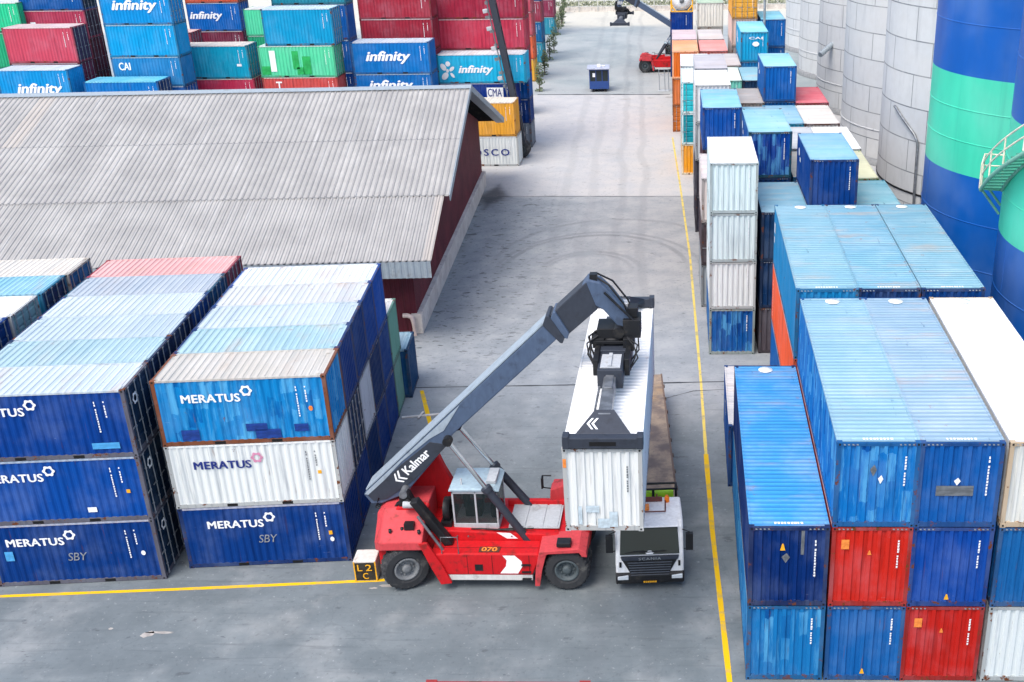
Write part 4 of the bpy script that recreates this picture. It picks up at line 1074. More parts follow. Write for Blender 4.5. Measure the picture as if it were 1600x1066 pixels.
def reach_stacker(label, loc, rz, tilt=0.0, detail=True):
    s = thing('reach_stacker', label, 'reach stacker', loc, rz)
    r, rf = M['red'], M['redfaded']
    # running gear
    for sy in (-1, 1):
        wheel_parts(s, -2.95, sy * 1.72, .875, .875, .66, sy, R(24) if sy < 0 else R(18), rim=RIMW)
        wheel_parts(s, 2.97, sy * 1.72, .84, .84, .62, sy, 0, rim=RIMG)
        wheel_parts(s, 2.97, sy * 1.02, .84, .84, .62, sy, 0, rim=RIMG)
    b = MB(); b.tube([(2.97, -1.3, .84), (2.97, 1.3, .84)], .26, 12); b.box(2.55, 3.3, -.6, .6, .5, 1.2); b.box(-3.3, -2.6, -1.3, 1.3, .6, 1.1); b.build('axles', M['blackmetal'], s)
    # chassis
    b = MB(); b.prism([(-3.7, .9), (-3.7, 1.7), (-1.75, 1.95), (3.35, 1.75), (3.7, 1.45), (3.7, .95), (2.0, .75), (-1.8, .75)], 'y', -1.05, 1.05)
    b.build('chassis', r, s, bevel=.04)
    for sy in (-1, 1):
        y0, y1 = sorted((sy * 2.0, sy * 1.07))
        b = MB()
        b.prism([(-1.72, .66), (-1.95, 1.5), (-1.5, 1.56), (1.95, 1.56), (2.05, 1.45), (1.72, .66)], 'y', y0, y1); b.build('side_tank', r, s, bevel=.05)
        y2, y3 = sorted((sy * 1.98, sy * 1.2))
        b = MB(); b.box(-1.72, 1.72, y2, y3, .42, .655); b.build('step_skirt', SKIRT, s, bevel=.02)
        # front mudguard
        y0, y1 = sorted((sy * 2.12, sy * .8))
        plate(s, 'front_mudguard', [(1.98, 1.5), (2.02, 1.72), (3.45, 1.86), (3.72, 1.72), (3.74, 1.5), (3.55, 1.52), (3.45, 1.68), (2.35, 1.62), (2.1, 1.5)], y0, y1, rf)
        ya, yb = sorted((sy * 2.1, sy * 1.98))
        plate(s, 'mud_flap', [(2.0, 1.62), (2.28, 1.62), (2.1, .95), (1.98, .25), (1.8, .25), (1.86, .95)], ya, yb, rf, .015)
        # slanted panel behind the rear wheel
        plate(s, 'wheel_arch_panel', [(-2.3, 2.05), (-1.98, 2.05), (-1.5, 1.1), (-1.22, .36), (-1.62, .3), (-1.9, .95)], ya, yb, r, .02)
    b = MB(); b.box(2.65, 3.15, -2.02, -1.6, 1.86, 2.02); b.build('work_light_base', M['blackmetal'], s, bevel=.02)
    # counterweight with sloping shoulders and cut corners
    b = MB()
    sec = [(-2.08, 1.72), (-2.08, 2.08), (-1.2, 2.62), (-.95, 2.86), (.95, 2.86), (1.2, 2.62), (2.08, 2.08), (2.08, 1.72)]
    def ring(x, k, dz=0): return [(x, y * k, z + dz) for y, z in sec]
    vs = ring(-4.05, .72, -.35) + ring(-3.72, .97, -.06) + ring(-3.3, 1) + ring(-2.15, 1, .02); n = len(sec)
    fs = [(i * n + k, i * n + (k + 1) % n, (i + 1) * n + (k + 1) % n, (i + 1) * n + k) for i in range(3) for k in range(n)] + [list(range(n)), list(range(4 * n - 1, 3 * n - 1, -1))]
    b.add(vs, fs); cw = b.build('counterweight', rf, s, bevel=.05)
    b = MB(); b.box(-3.95, -3.6, -1.5, 1.5, .75, 1.75); b.build('rear_bumper', r, s, bevel=.05)
    b = MB(); b.prism([(-3.5, 2.6), (-3.2, 2.9), (-2.6, 2.98), (-2.1, 2.85), (-2.1, 2.5)], 'y', -1.02, -.58); b.build('engine_hood', r, s, bevel=.05)
    b = MB(); b.prism([(-3.3, 2.6), (-3.1, 2.95), (-2.5, 3.05), (-2.0, 2.9), (-2.0, 2.6)], 'y', .95, 1.05); b.build('engine_hood', r, s, bevel=.02)
    b = MB()
    for px, py in ((-3.35, -1.75), (-2.95, -1.62), (-2.3, -1.8)):
        q = MB(); q.lathe([(.06, 0), (.06, .12), (.001, .12)], 'z', (px, py, 2.3), 10); q.build('filler_cap', M['blackmetal'], s)
    b.box(-2.85, -2.5, -1.7, -1.45, 2.36, 2.6); b.build('hood_latch', M['blackmetal'], s)
    # pivot towers
    for sy in (-1, 1):
        y0, y1 = sorted((sy * .98, sy * .62))
        plate(s, 'boom_tower', [(-3.3, 2.6), (-3.0, 3.75), (-2.72, 4.15), (-2.3, 4.35), (-1.98, 4.25), (-1.75, 3.6), (-1.3, 2.6), (-1.05, 1.9), (-2.4, 1.8)] if sy > 0 else [(-3.2, 2.6), (-3.1, 3.4), (-2.95, 3.55), (-2.75, 3.45), (-2.4, 2.6), (-2.3, 1.9), (-2.9, 1.9)], y0, y1, r if sy > 0 else M['blackmetal'], .06)
    b = MB(); b.tube([(-2.95, -1.0, 3.4), (-2.95, 1.0, 3.4)], .15, 14); b.build('pivot_pin', M['steel'], s)
    if detail:
        b = MB(); b.prism([(-2.62, 3.35), (-2.34, 3.42), (-1.2, 1.62), (-1.5, 1.55)], 'y', -1.5, -1.1); b.build('hydraulic_cover', M['blackmetal'], s, bevel=.04)
        b = MB(); b.tube([(-2.3, -1.72, 2.95), (-1.5, -1.72, 1.5)], .055, 8); b.build('hand_rod', M['steel'], s)
        b = MB(); b.lathe([(.13, -.3), (.13, .12), (.05, .2), (.001, .2)], 'x', (-2.62, -1.2, 3.12), 10); b.build('cylinder_cap', M['palegrey'], s)
        # hoses drooping below the boom tail
        b = MB()
        for k in range(5):
            b.tube([(-4.0 + .02 * k, -.5 + .16 * k, 3.0), (-4.15, -.52 + .16 * k, 2.62 - .03 * k), (-3.75, -.6 + .1 * k, 2.5 - .02 * k), (-3.2, -.9 + .06 * k, 2.95), (-2.75, -1.15 + .05 * k, 3.3 - .04 * k), (-2.4, -1.3 + .05 * k, 2.9), (-2.0, -1.3 + .05 * k, 2.1)], .032, 6)
        b.build('hydraulic_hoses', M['blackmetal'], s)
        b = MB(); b.box(-.35, -.06, -2.012, -2.004, .85, 1.12); b.build('vent_grille', M['blackmetal'], s)
        # white swoosh on the side: upper on the chassis, lower on the tank
        def sheet(nm, pts, y, mat):
            q = MB(); q.add([(x, y, z) for x, z in pts], [list(range(len(pts)))]); return q.build(nm, mat, s)
        sheet('white_swoosh', [(.55, .74), (.78, 1.05), (.82, 1.3), (.68, 1.5), (1.12, 1.5), (1.36, 1.25), (1.38, 1.05), (1.2, .74)], -2.006, M['white'])
        sheet('white_swoosh', [(.35, 1.88), (.72, 1.62), (1.12, 1.62), (.85, 1.86)], -1.062, M['white'])
        sheet('number_plate', [(-.12, 1.565), (.6, 1.565), (.6, 1.566), (-.12, 1.566)], -2.0, M['yellowink']) if False else None
        b = MB(); b.box(-.2, .55, -1.9, -1.55, 1.56, 1.585); b.build('number_board', simple('brown_plate', '5a3328', .6), s)
        o = link('lettering', text_mesh('070', .03), s, (-.1, -1.86, 1.59), (R(-90), 0, 0), scale=(.55, 1, .26)); 
        if not o.data.materials: o.data.materials.append(None)
        o.material_slots[0].link = 'OBJECT'; o.material_slots[0].material = M['orangeink']
    # service handrail, steps and lashing eyes
    if detail:
        b = MB(); b.tube([(-1.5, -1.98, 1.56), (-1.5, -1.98, 2.25), (-.9, -1.98, 2.25), (-.9, -1.98, 1.56)], .022, 6); b.build('hand_rail', M['steel'], s)
        for k in range(3):
            q = MB(); q.box(1.35, 1.68, -2.08, -1.99, .5 + .3 * k, .54 + .3 * k); q.build('side_step', M['blackmetal'], s)
        q = MB()
        for xx in (-.62, .28, 1.62): q.box(xx, xx + .018, -2.006, -2.001, .7, 1.5)
        q.box(-1.7, 1.95, -1.6, -1.585, 1.562, 1.568); q.build('panel_seams', M['dark'], s)
        q = MB()
        for xx in (-1.5, -1.1, -.7, .9, 1.3): q.lathe([(.03, -1.085), (.03, -1.05)], 'y', (xx, 0, 1.72), 8); q.lathe([(.03, -1.085), (.001, -1.085)], 'y', (xx, 0, 1.72), 8)
        q.build('frame_bolts', M['steel'], s)
        for k in range(3):
            q = MB(); q.tube([(-.6 + .5 * k, -.9, 1.93), (-.2 + .5 * k, -.98 - .05 * k, 1.99), (.3 + .4 * k, -.93, 1.92), (1.1 + .3 * k, -.88, 1.95)], .028, 6); q.build('deck_hose', M['blackmetal'], s)
    # front deck
    b = MB(); b.box(.75, 2.62, -.75, .98, 1.86, 1.9); b.box(.75, 1.35, -.7, .9, 1.9, 1.93); b.box(1.42, 2.0, -.7, .9, 1.9, 1.93); b.box(2.08, 2.55, -.7, .9, 1.9, 1.93); b.build('front_deck', M['palegrey'], s)
    b = MB(); b.box(.5, 3.4, .86, 1.02, 1.7, 2.1); b.build('deck_beam', r, s, bevel=.03)
    b = MB(); b.box(2.1, 2.75, 1.9, 2.3, 1.5, 2.25); b.prism([(2.0, 1.5), (2.05, 2.2), (2.8, 2.5), (3.4, 2.45), (3.4, 1.5)], 'y', 1.5, 2.1); b.build('front_locker', rf, s, bevel=.06)
    b = MB(); b.tube([(2.05, 1.95, 2.0), (1.72, 1.98, 2.02), (1.72, 1.98, 2.55), (2.05, 1.98, 2.55)], .03, 6); b.box(1.66, 1.72, 1.82, 2.1, 2.05, 2.5); b.build('wing_mirror', M['blackmetal'], s)
    # cab
    cb = MB(); cx0, cx1, cy0, cy1, cz0, cz1 = -1.25, .42, -.78, .72, 1.95, 3.42
    cb.box(cx0, cx1, cy0, cy1, cz0 - .12, cz0 + .14)
    t = .07
    for px in (cx0, cx1 - t, -.42):
        for py in (cy0, cy1 - t): cb.box(px, px + t, py, py + t, cz0 + .14, cz1)
    cb.box(cx0, cx1, cy0, cy0 + t, cz1 - .09, cz1); cb.box(cx0, cx1, cy1 - t, cy1, cz1 - .09, cz1)
    cab = cb.build('cab', M['palegrey'], s, bevel=.015)
    b = MB(); b.box(cx0 + t, -.42, cy0 + .02, cy0 + .04, cz0 + .14, cz1 - .09); b.box(-.35, cx1 - t, cy0 + .02, cy0 + .04, cz0 + .14, cz1 - .09)
    b.box(cx0 + t, cx1 - t, cy1 - .04, cy1 - .02, cz0 + .14, cz1 - .09); b.box(cx1 - .04, cx1 - .02, cy0 + t, cy1 - t, cz0 + .14, cz1 - .09); b.box(cx0 + .02, cx0 + .04, cy0 + t, cy1 - t, cz0 + .14, cz1 - .09)
    b.build('cab_glass', M['cabglass'], cab)
    b = MB(); b.box(cx0 + .35, cx0 + .95, -.3, .3, cz0 + .1, cz0 + .55); b.box(cx0 + .3, cx0 + .45, -.28, .28, cz0 + .5, cz0 + 1.1); b.box(cx1 - .35, cx1 - .12, -.4, .4, cz0 + .14, cz0 + .75); b.build('driver_seat', M['blackmetal'], cab, bevel=.05)
    b = MB(); b.prism([(cx0 - .1, cz1 + .02), (cx0 - .05, cz1 + .14), (cx1 - .1, cz1 + .16), (cx1 + .1, cz1 + .02)], 'y', cy0 - .06, cy1 + .06); b.build('cab_roof', CABROOF, cab, bevel=.04)
    b = MB(); b.box(.0, .36, -.5, .5, cz1 + .16, cz1 + .3); b.build('roof_vent', M['palegrey'], cab, bevel=.02); b = MB(); b.tube([(-.9, -.5, cz1 + .14), (-.9, -.5, cz1 + .4)], .04, 6); b.build('roof_antenna', M['palegrey'], cab, bevel=.02)
    b = MB(); b.lathe([(.48, -.12), (.48, .12), (.2, .12), (.2, -.12), (.48, -.12)], 'x', (-1.55, -.2, 2.35), 20); b.box(-1.75, -1.35, -.8, .6, 1.9, 2.1); b.build('hose_reel', M['blackmetal'], s)
    # boom, turned about its pivot
    PV = Vector((-2.95, 0, 3.4)); Rt = Matrix.Rotation(tilt, 4, 'Y')
    def bp(x, y, z): return PV + Rt @ (Vector((x, y, z)) - PV)
    def bprism(name, pts, y0, y1, mat, par=None, bevel=.03):
        b = MB(); b.prism([(x - PV.x, z - PV.z) for x, z in pts], 'y', y0, y1)
        if par: return b.build(name, mat, par, bevel=bevel)
        return b.build(name, mat, s, PV, (0, tilt, 0), bevel=bevel)
    boom = bprism('boom', [(-4.55, 3.12), (-4.42, 3.3), (2.62, 9.95), (2.92, 9.3), (-1.05, 5.58), (-1.45, 4.98), (-3.0, 3.15), (-3.9, 2.75), (-4.3, 2.72)], -.47, .47, M['boomgrey'], bevel=.04)
    bprism('boom_tail_plate', [(-4.4, 3.1), (-3.0, 4.4), (-1.9, 5.3), (-1.25, 5.2), (-2.6, 3.75), (-3.7, 2.95), (-4.2, 2.85)], -.5, -.475, M['slate'], boom, .01)
    bprism('boom_side_plate', [(-4.5, 3.14), (-4.4, 3.28), (-.7, 6.76), (-1.35, 5.75), (-1.9, 5.42), (-3.0, 4.5), (-4.3, 3.1)], -.49, -.476, M['pbt'], boom, .005)
    bprism('boom_top_plate', [(-4.42, 3.318), (2.6, 9.955), (2.57, 9.985), (-4.45, 3.35)], -.47, .46, dirty('pale_boom_top', '9fadb8', '5a6068', .35, .4) if 'pbt' not in M else M['pbt'], boom, 0)
    bprism('boom_collar', [(2.4, 9.78), (2.54, 10.12), (2.64, 10.12), (3.14, 9.3), (3.06, 9.1), (2.96, 9.14)], -.52, .52, M['slate'], boom, .03)
    bprism('boom_telescope', [(2.3, 9.5), (2.55, 9.98), (3.95, 11.28), (4.3, 10.3), (3.15, 9.28)], -.36, .36, M['slate'], boom, .03)
    bprism('boom_head', [(3.45, 10.72), (3.98, 11.36), (4.4, 11.25), (4.75, 10.9), (5.45, 9.95), (5.3, 9.62), (4.98, 9.66), (4.5, 10.25), (4.2, 10.42), (3.7, 10.4)], -.35, .37, M['boomgrey'], boom, .05)
    bprism('boom_collar', [(2.66, 9.95), (2.78, 10.24), (2.86, 10.24), (3.3, 9.46), (3.24, 9.26), (3.14, 9.28)], -.47, .47, M['boomgrey'], boom, .03)
    b = MB()
    b.tube([Vector((4.2 - PV.x, -.2, 11.45 - PV.z)), Vector((4.7 - PV.x, -.3, 11.15 - PV.z)), Vector((5.2 - PV.x, -.3, 10.45 - PV.z)), Vector((5.45 - PV.x, -.3, 9.8 - PV.z))], .035, 6)
    b.tube([Vector((4.25 - PV.x, .1, 11.45 - PV.z)), Vector((4.8 - PV.x, .15, 11.15 - PV.z)), Vector((5.3 - PV.x, .2, 10.45 - PV.z)), Vector((5.5 - PV.x, .2, 9.9 - PV.z))], .035, 6)
    b.box(4.05 - PV.x, 4.3 - PV.x, -.25, .05, 11.2 - PV.z, 11.5 - PV.z)
    b.tube([Vector((4.55 - PV.x, -.48, 10.95 - PV.z)), Vector((5.5 - PV.x, -.48, 9.95 - PV.z))], .045, 8)
    b.build('boom_hoses', M['blackmetal'], boom)
    # maker's chevrons and word on the boom side
    a = math.atan2(6.65, 7.04)
    def onboom(me, u, v, w, h, mt):
        base = Vector((-4.4 - PV.x, -.506, 3.2 - PV.z)); d = Vector((math.cos(a), 0, math.sin(a))); nn = Vector((-math.sin(a), 0, math.cos(a)))
        p = base + d * u + nn * v
        o = link('lettering', me, boom, p, (0, -a, 0), scale=(w, 1, h))
        if not me.materials: me.materials.append(None)
        o.material_slots[0].link = 'OBJECT'; o.material_slots[0].material = M[mt]
        return o
    onboom(EMB['chev'], 1.15, -.62, .42, .46, 'white').name = 'chevron_emblem'
    onboom(text_mesh('Kalmar', .03), 1.68, -.55, 1.25, .34, 'white')
    # lift cylinders
    for sy in (-1, 1):
        top = bp(-1.15, sy * .88, 5.55 if sy < 0 else 5.3); bot = Vector((1.72, sy * .95, 1.1 if sy < 0 else 1.3))
        mid = bot + (top - bot) * .57
        b = MB(); b.tube([bot, mid], .155, 14); b.tube([mid - (top - bot).normalized() * .12, mid + (top - bot).normalized() * .06], .2, 14); cy = b.build('lift_cylinder', M['slate'], s)
        b = MB(); b.tube([mid, top], .085, 12); b.build('piston_rod', M['chrome'], cy)
        b = MB(); b.box(1.5, 1.95, sy * .95 - .22, sy * .95 + .22, .85, 1.35); b.tube([top + Vector((0, -.14, 0)), top + Vector((0, .14, 0))], .17, 12); b.build('cylinder_mount', M['blackmetal'], cy, bevel=.02)
    # rotator and spreader, hanging level below the boom head
    hd = bp(5.1, 0, 9.8); ox, oz = hd.x - 5.1, hd.z - 9.8
    sp = link('spreader', None, s, (4.8 + ox, 0, 8.02 + oz))
    b = MB(); b.box(-.42, .42, -2.45, 2.45, .28, .95); b.box(-.62, .62, -.95, .95, .25, 1.02)
    b.build('spreader_frame', M['slate'], sp, bevel=.03)
    b = MB(); b.box(-.33, .33, -2.3, -1.2, .955, .985); b.box(-.09, .03, -2.25, -1.2, .99, 1.04); b.build('top_cover', M['palegrey'], sp)
    b = MB(); b.lathe([(.5, 1.0), (.56, 1.05), (.56, 1.25), (.45, 1.3), (.45, 1.5), (.3, 1.6)], 'z', (0, 0, 0), 24); b.box(-.7, -.3, -.6, .2, .95, 1.3); b.box(.35, .72, -.75, .1, .9, 1.35); b.box(-.75, .75, -.62, -.45, 1.1, 1.22); b.box(-.6, -.42, -1.9, -.6, .5, 1.08); b.box(.45, .62, -1.9, -.6, .5, 1.1)
    b.box(-.55, .55, -.5, .5, 1.25, 1.62); b.box(.35, .95, -.55, .3, 1.3, 1.95); b.box(.5, .85, -.3, .2, 1.95, 2.3); b.tube([(.2, -.6, 1.5), (.2, .6, 1.5)], .2, 12)
    b.build('rotator', M['blackmetal'], sp, bevel=.02)
    b = MB(); b.box(-.1, .55, .15, .55, 1.95, 2.3); b.build('valve_box', M['palegrey'], sp, bevel=.02)
    rr = random.Random(5)
    for k in range(9):
        sx = rr.choice((-1, 1)); y = rr.uniform(-.9, .3)
        b = MB(); b.tube([(sx * .5, y, 1.4), (sx * (.72 + .16 * rr.random()), y - .2, 1.2), (sx * (.74 + .14 * rr.random()), y - .35, .8), (sx * .6, y - .6, .5)], .03, 6); b.build('spreader_hose', M['blackmetal'], sp)
    for e in (-1, 1):
        yb = e * 5.98
        bm_ = MB(); y0, y1 = sorted((e * 5.2, e * 2.3)); bm_.box(-.2, .2, y0, y1, .3, .72); bm_.box(-.14, .14, min(e * 2.2, e * 3.4), max(e * 2.2, e * 3.4), .3, .78)
        bm_.build('telescopic_beam', M['steel'], sp, bevel=.03)
        q = MB()
        y0, y1 = sorted((yb - .2, yb + .16)); q.box(-1.2, 1.2, y0, y1, .02, .36)
        yi = yb - e * .95
        # sloping gusset plate from the beam up to the telescopic arm
        vs = [(-.85, yb - e * .12, .36), (.85, yb - e * .12, .36), (.3, yi, .78), (-.3, yi, .78), (-.85, yb - e * .22, .2), (.85, yb - e * .22, .2), (.3, yi, .3), (-.3, yi, .3)]
        q.add(vs, [(0, 1, 2, 3), (7, 6, 5, 4), (0, 4, 5, 1), (1, 5, 6, 2), (2, 6, 7, 3), (3, 7, 4, 0)])
        for sx in (-1, 1): q.box(min(sx * 1.02, sx * 1.22), max(sx * 1.02, sx * 1.22), y0 - .01, y1 + .01, .0, .42)
        eb = q.build('end_beam', M['slate'], sp, bevel=.02)
        if e < 0:
            q = MB(); q.box(-.4, .4, y0 - .012, y0 - .004, .12, .25); q.build('beam_slot', M['dark'], eb)
            o = link('chevron_emblem', EMB['chev'], eb)
            d = (Vector((0, yi, .78)) - Vector((0, yb + .12, .36))).normalized()
            o.location = Vector((-.52, yb + .26, .435 + .012)); o.rotation_euler = (math.atan2(d.z, d.y) - R(90), 0, 0); o.scale = (.36, 1, .42)
            o.material_slots[0].link = 'OBJECT'; o.material_slots[0].material = M['white']
    for py in (-3.6, -3.2): pass
    q = MB(); q.tube([(-.32, -2.9, .55), (-.36, -5.1, .45)], .04, 8); q.build('extend_cylinder', M['steel'], sp)
    return s
RIMW = dirty('dusty_white_rim', '7d8082', '2c2b2a', .8, .5, 0, 5.0); RIMG = dirty('grey_rim', '4d575b', '2e2e2e', .7, .5, 0, 4.0)
SKIRT = dirty('pale_step_paint', 'd3d3cf', '7d766d', .5, .5)
CABROOF = dirty('pale_blue_cab_roof', 'a9c0cb', '7a8086', .4, .4)
M['pbt'] = dirty('pale_boom_top', '9fadb8', '5a6068', .35, .4)
RS = reach_stacker('red reach stacker in the foreground lifting a white container over the truck', (-7.4, 36.0, 0), 0)
RS2 = reach_stacker('small distant reach stacker with lowered boom at the far end of the aisle', (-2.65, 150.8, 0), R(180), R(11), True)

hc = container('white container hanging from the stacker spreader above the truck', -3.86, 29.9, 5.1, 'e0e2df', 'f4f4f2', axis='Y', L=12.19, H=2.9)
codes(hc, 1.95, 2.3, 0, mat='steel'); emblem(hc, 'box', .02, 2.25, .1, .3, mat='orangeink')
for u, v, w, h in ((.42, .25, .12, .65), (.66, .68, .42, .24), (1.02, .12, .36, .34), (1.38, .16, .26, .55)):
    o = emblem(hc, 'box', u, v, w, h, mat='white', name='paint_patch'); o.material_slots[0].material = M['patchgrey'] if 'patchgrey' in M else M.setdefault('patchgrey', simple('pale_blue_touch_up', 'bccbd2', .5))
# ------------------------------------------------------------------ truck with flat trailer under the hanging container
tk = thing('container_truck', 'white cab-over truck with empty rusty flat trailer waiting under the hanging container', 'truck', (-1.43, 34.1, 0), R(4.2))
tw = M['truckwhite']
b = MB()
b.prism([(.02, .55), (0, 1.1), (.04, 1.5), (.34, 2.42), (.52, 2.6), (1.2, 2.72), (2.0, 2.7), (2.05, .95), (1.75, .9), (1.62, 1.2), (.95, 1.2), (.8, .85), (.78, .55)], 'x', -1.23, 1.23)
cab = b.build('cab', tw, tk, bevel=.07)
sl_ = math.atan2(.30, .92)
Mw = Matrix.Translation((0, .02, 1.52)) @ Matrix.Rotation(-sl_, 4, 'X')
b = MB(); b.prism([(-1.07, -.02), (1.07, -.02), (1.02, .95), (-1.02, .95)], 'y', -.035, .02); ws = b.build('windscreen', M['glass'], tk, bevel=.02); ws.matrix_local = Mw
b = MB()
for sx in (-1, 1): b.tube([(sx * .15 - .5 * sx, -.05, .06), (sx * .15 + .45 * sx, -.06, .1)], .018, 5)
b.tube([(-.9, -.055, .05), (-.2, -.06, .12)], .014, 5)
b.build('wipers', M['blackmetal'], ws)
b = MB(); b.prism([(-.1, 0), (.1, 0), (.16, .05), (.05, .12), (-.05, .12), (-.16, .05)], 'y', -.045, -.04); b.build('windscreen_badge', M['white'], ws)
b = MB(); b.prism([(.3, 2.44), (.14, 2.53), (.18, 2.57), (.5, 2.62)], 'x', -1.05, 1.05); b.build('sun_visor', tw, cab, bevel=.02)
b = MB()
b.prism([(-1.06, 1.44), (1.06, 1.44), (.98, 1.28), (.7, .72), (.68, .45), (-.68, .45), (-.7, .72), (-.98, 1.28)], 'y', -.05, .05)
gr = b.build('grille', M['blackmetal'], tk, bevel=.03)
b = MB()
for k in range(6):
    z = .66 + k * .105; w = .66 + (z - .55) * .22
    b.box(-w, w, -.085, -.045, z, z + .04)
b.build('grille_slats', simple('grey_slats', '4c525b', .4), gr, bevel=.01)
b = MB(); b.prism([(-1.0, 1.3), (1.0, 1.3), (1.05, 1.46), (-1.05, 1.46)], 'y', -.075, -.04); b.build('black_nose_panel', M['slate'], gr, bevel=.02)
o = link('lettering', text_mesh('SCANIA', .02, 0, 1.3), gr, (-.4, -.08, 1.32), scale=(.8, 1, .11)); o.data.materials.append(None) if not o.data.materials else None
o.material_slots[0].link = 'OBJECT'; o.material_slots[0].material = M['chrome']
b = MB(); b.prism([(.0, .28), (-.1, .36), (-.1, .68), (.0, .76), (.5, .76), (.5, .28)], 'x', -1.24, 1.24); bp_ = b.build('bumper', M['blackmetal'], tk, bevel=.05)
b = MB(); b.box(-.3, .3, -.118, -.103, .36, .48); pt = b.build('licence_plate', M['dark'], bp_)
b = MB()
for k in range(7): b.box(-.24 + k * .07, -.195 + k * .07, -.124, -.12, .385, .455)
b.build('plate_characters', M['yellowink'], pt)
for sx in (-1, 1):
    b = MB(); x0, x1 = sorted((sx * .78, sx * 1.17)); b.prism([(x0, .52), (x1, .52), (x1, .7), (x0, .66)], 'y', -.125, .0); b.build('headlight', M['headlamp'], tk, bevel=.02)
    b = MB(); x0, x1 = sorted((sx * 1.02, sx * 1.1)); b.box(x0, x1, -.03, -.01, 1.0, 1.22); b.build('door_vent', M['dark'], cab)
    b = MB(); x0, x1 = sorted((sx * 1.3, sx * 1.56)); b.box(x0, x1, .0, .16, 1.62, 2.3); b.tube([(sx * 1.2, .25, 2.35), (sx * 1.42, .1, 2.34), (sx * 1.42, .1, 1.58), (sx * 1.2, .25, 1.55)], .025, 6); b.build('wing_mirror', M['blackmetal'], tk, bevel=.03)
    b = MB(); xa = sx * 1.235; b.add([(xa, .42, 1.55), (xa, 1.55, 1.5), (xa, 1.55, 2.35), (xa, .68, 2.35)], [(0, 1, 2, 3)]); b.build('side_window', M['glass'], cab)
    for y, dual in ((1.28, 0), (5.6, 1), (11.2, 1), (12.5, 1), (13.8, 1)):
        wheel_parts(tk, sx * 1.03, y, .5, .5, .4, -1 if False else 1, R(90) * (-sx), rim=RIMG, lugs=40)
b = MB(); b.box(-.62, .05, 1.0, 1.35, 2.73, 2.8); b.build('roof_sign', M['orangeink'], cab)
b = MB(); b.box(-.3, .55, 1.62, 1.68, 2.72, 2.9); b.tube([(.35, 1.65, 2.7), (.35, 1.65, 3.02)], .03, 6); b.tube([(-.1, 1.65, 2.7), (-.1, 1.65, 3.0)], .03, 6); b.tube([(-.5, .85, 2.76), (.62, .85, 2.76)], .025, 6); b.tube([(.62, .85, 2.76), (.66, 1.6, 2.8)], .025, 6); b.build('roof_bar', simple('rusty_bar', '6b3a34', .6), cab)
b = MB(); b.lathe([(.09, 2.72), (.09, 2.9), (.06, 2.98), (.001, 2.98)], 'z', (.72, 1.6, 0), 12); b.build('orange_beacon', M['orange'], cab)
b = MB(); b.box(-.6, -.3, 1.4, 1.7, 2.72, 2.86); b.build('roof_hatch', M['slate'], cab, bevel=.02)
b = MB(); fr = [(-1.1, 2.42, 1.5), (-1.1, 2.42, 2.78), (1.12, 2.42, 2.78), (1.12, 2.42, 1.5)]
b.tube(fr, .045, 8); b.tube([(1.12, 2.42, 2.3), (-1.1, 2.42, 2.3)], .04, 8); b.tube([(.25, 2.42, 2.3), (.25, 2.42, 2.78)], .05, 8); b.tube([(1.12, 2.85, 2.78), (1.12, 2.42, 2.78)], .045, 8); b.tube([(1.12, 2.85, 2.78), (-1.1, 2.85, 2.78), (-1.1, 2.42, 2.78)], .045, 8); b.tube([(1.12, 2.85, 2.78), (1.12, 2.85, 1.4)], .045, 8)
b.build('headboard_rack', M['blackmetal'], tk)
b = MB(); b.box(-1.0, 1.02, 2.48, 2.8, 2.32, 2.6); b.build('lime_storage_box', simple('lime_green_paint', '9fd32a', .5), tk, bevel=.03)
def deck_mat():
    m = NT('rusty_trailer_deck'); co = m.coord(); n1 = m.noise(co, .8, 6, .65); n2 = m.noise(co, .35, 5, .6); n3 = m.noise(co, 4, 5, .7)
    c = m.mix(m.ramp(n1, .35, .65), lin('6d625d'), lin('a3917c'))
    c = m.mix(m.math('MULTIPLY', m.ramp(n2, .5, .66), .7), c, lin('b3956c'))
    c = m.mix(m.math('MULTIPLY', m.ramp(n3, .6, .7), .5), c, lin('4f4644'))
    return m.done(c, .8, 0, .3, n3, .2)
b = MB(); b.box(-1.25, 1.25, 2.95, 15.95, 1.3, 1.42); dk = b.build('trailer_deck', deck_mat(), tk, bevel=.01)
b = MB()
for sx in (-1, 1):
    x0, x1 = sorted((sx * 1.2, sx * 1.28)); b.box(x0, x1, 2.9, 16.0, 1.12, 1.43)
    for k in range(9):
        y = 3.6 + k * 1.4; x0, x1 = sorted((sx * 1.275, sx * 1.34)); b.box(x0, x1, y, y + .12, 1.2, 1.34)
b.build('side_rail', dirty('rusty_rail', '6f5d52', '3a2a22', .5, .6), dk)
b = MB(); b.box(-.45, .45, .6, 15.2, .75, 1.1); b.box(-.5, .5, 2.2, 4.2, .95, 1.28); b.build('chassis_frame', M['blackmetal'], tk)
b = MB(); b.box(-1.15, -.55, 2.6, 4.4, .45, 1.0); b.box(.55, 1.15, 2.6, 4.4, .45, 1.0); b.build('fuel_tank', M['steel'], tk, bevel=.08)
b = MB(); b.box(-1.22, 1.22, 15.3, 15.42, .6, .8); b.build('rear_bar', M['redfaded'], tk)

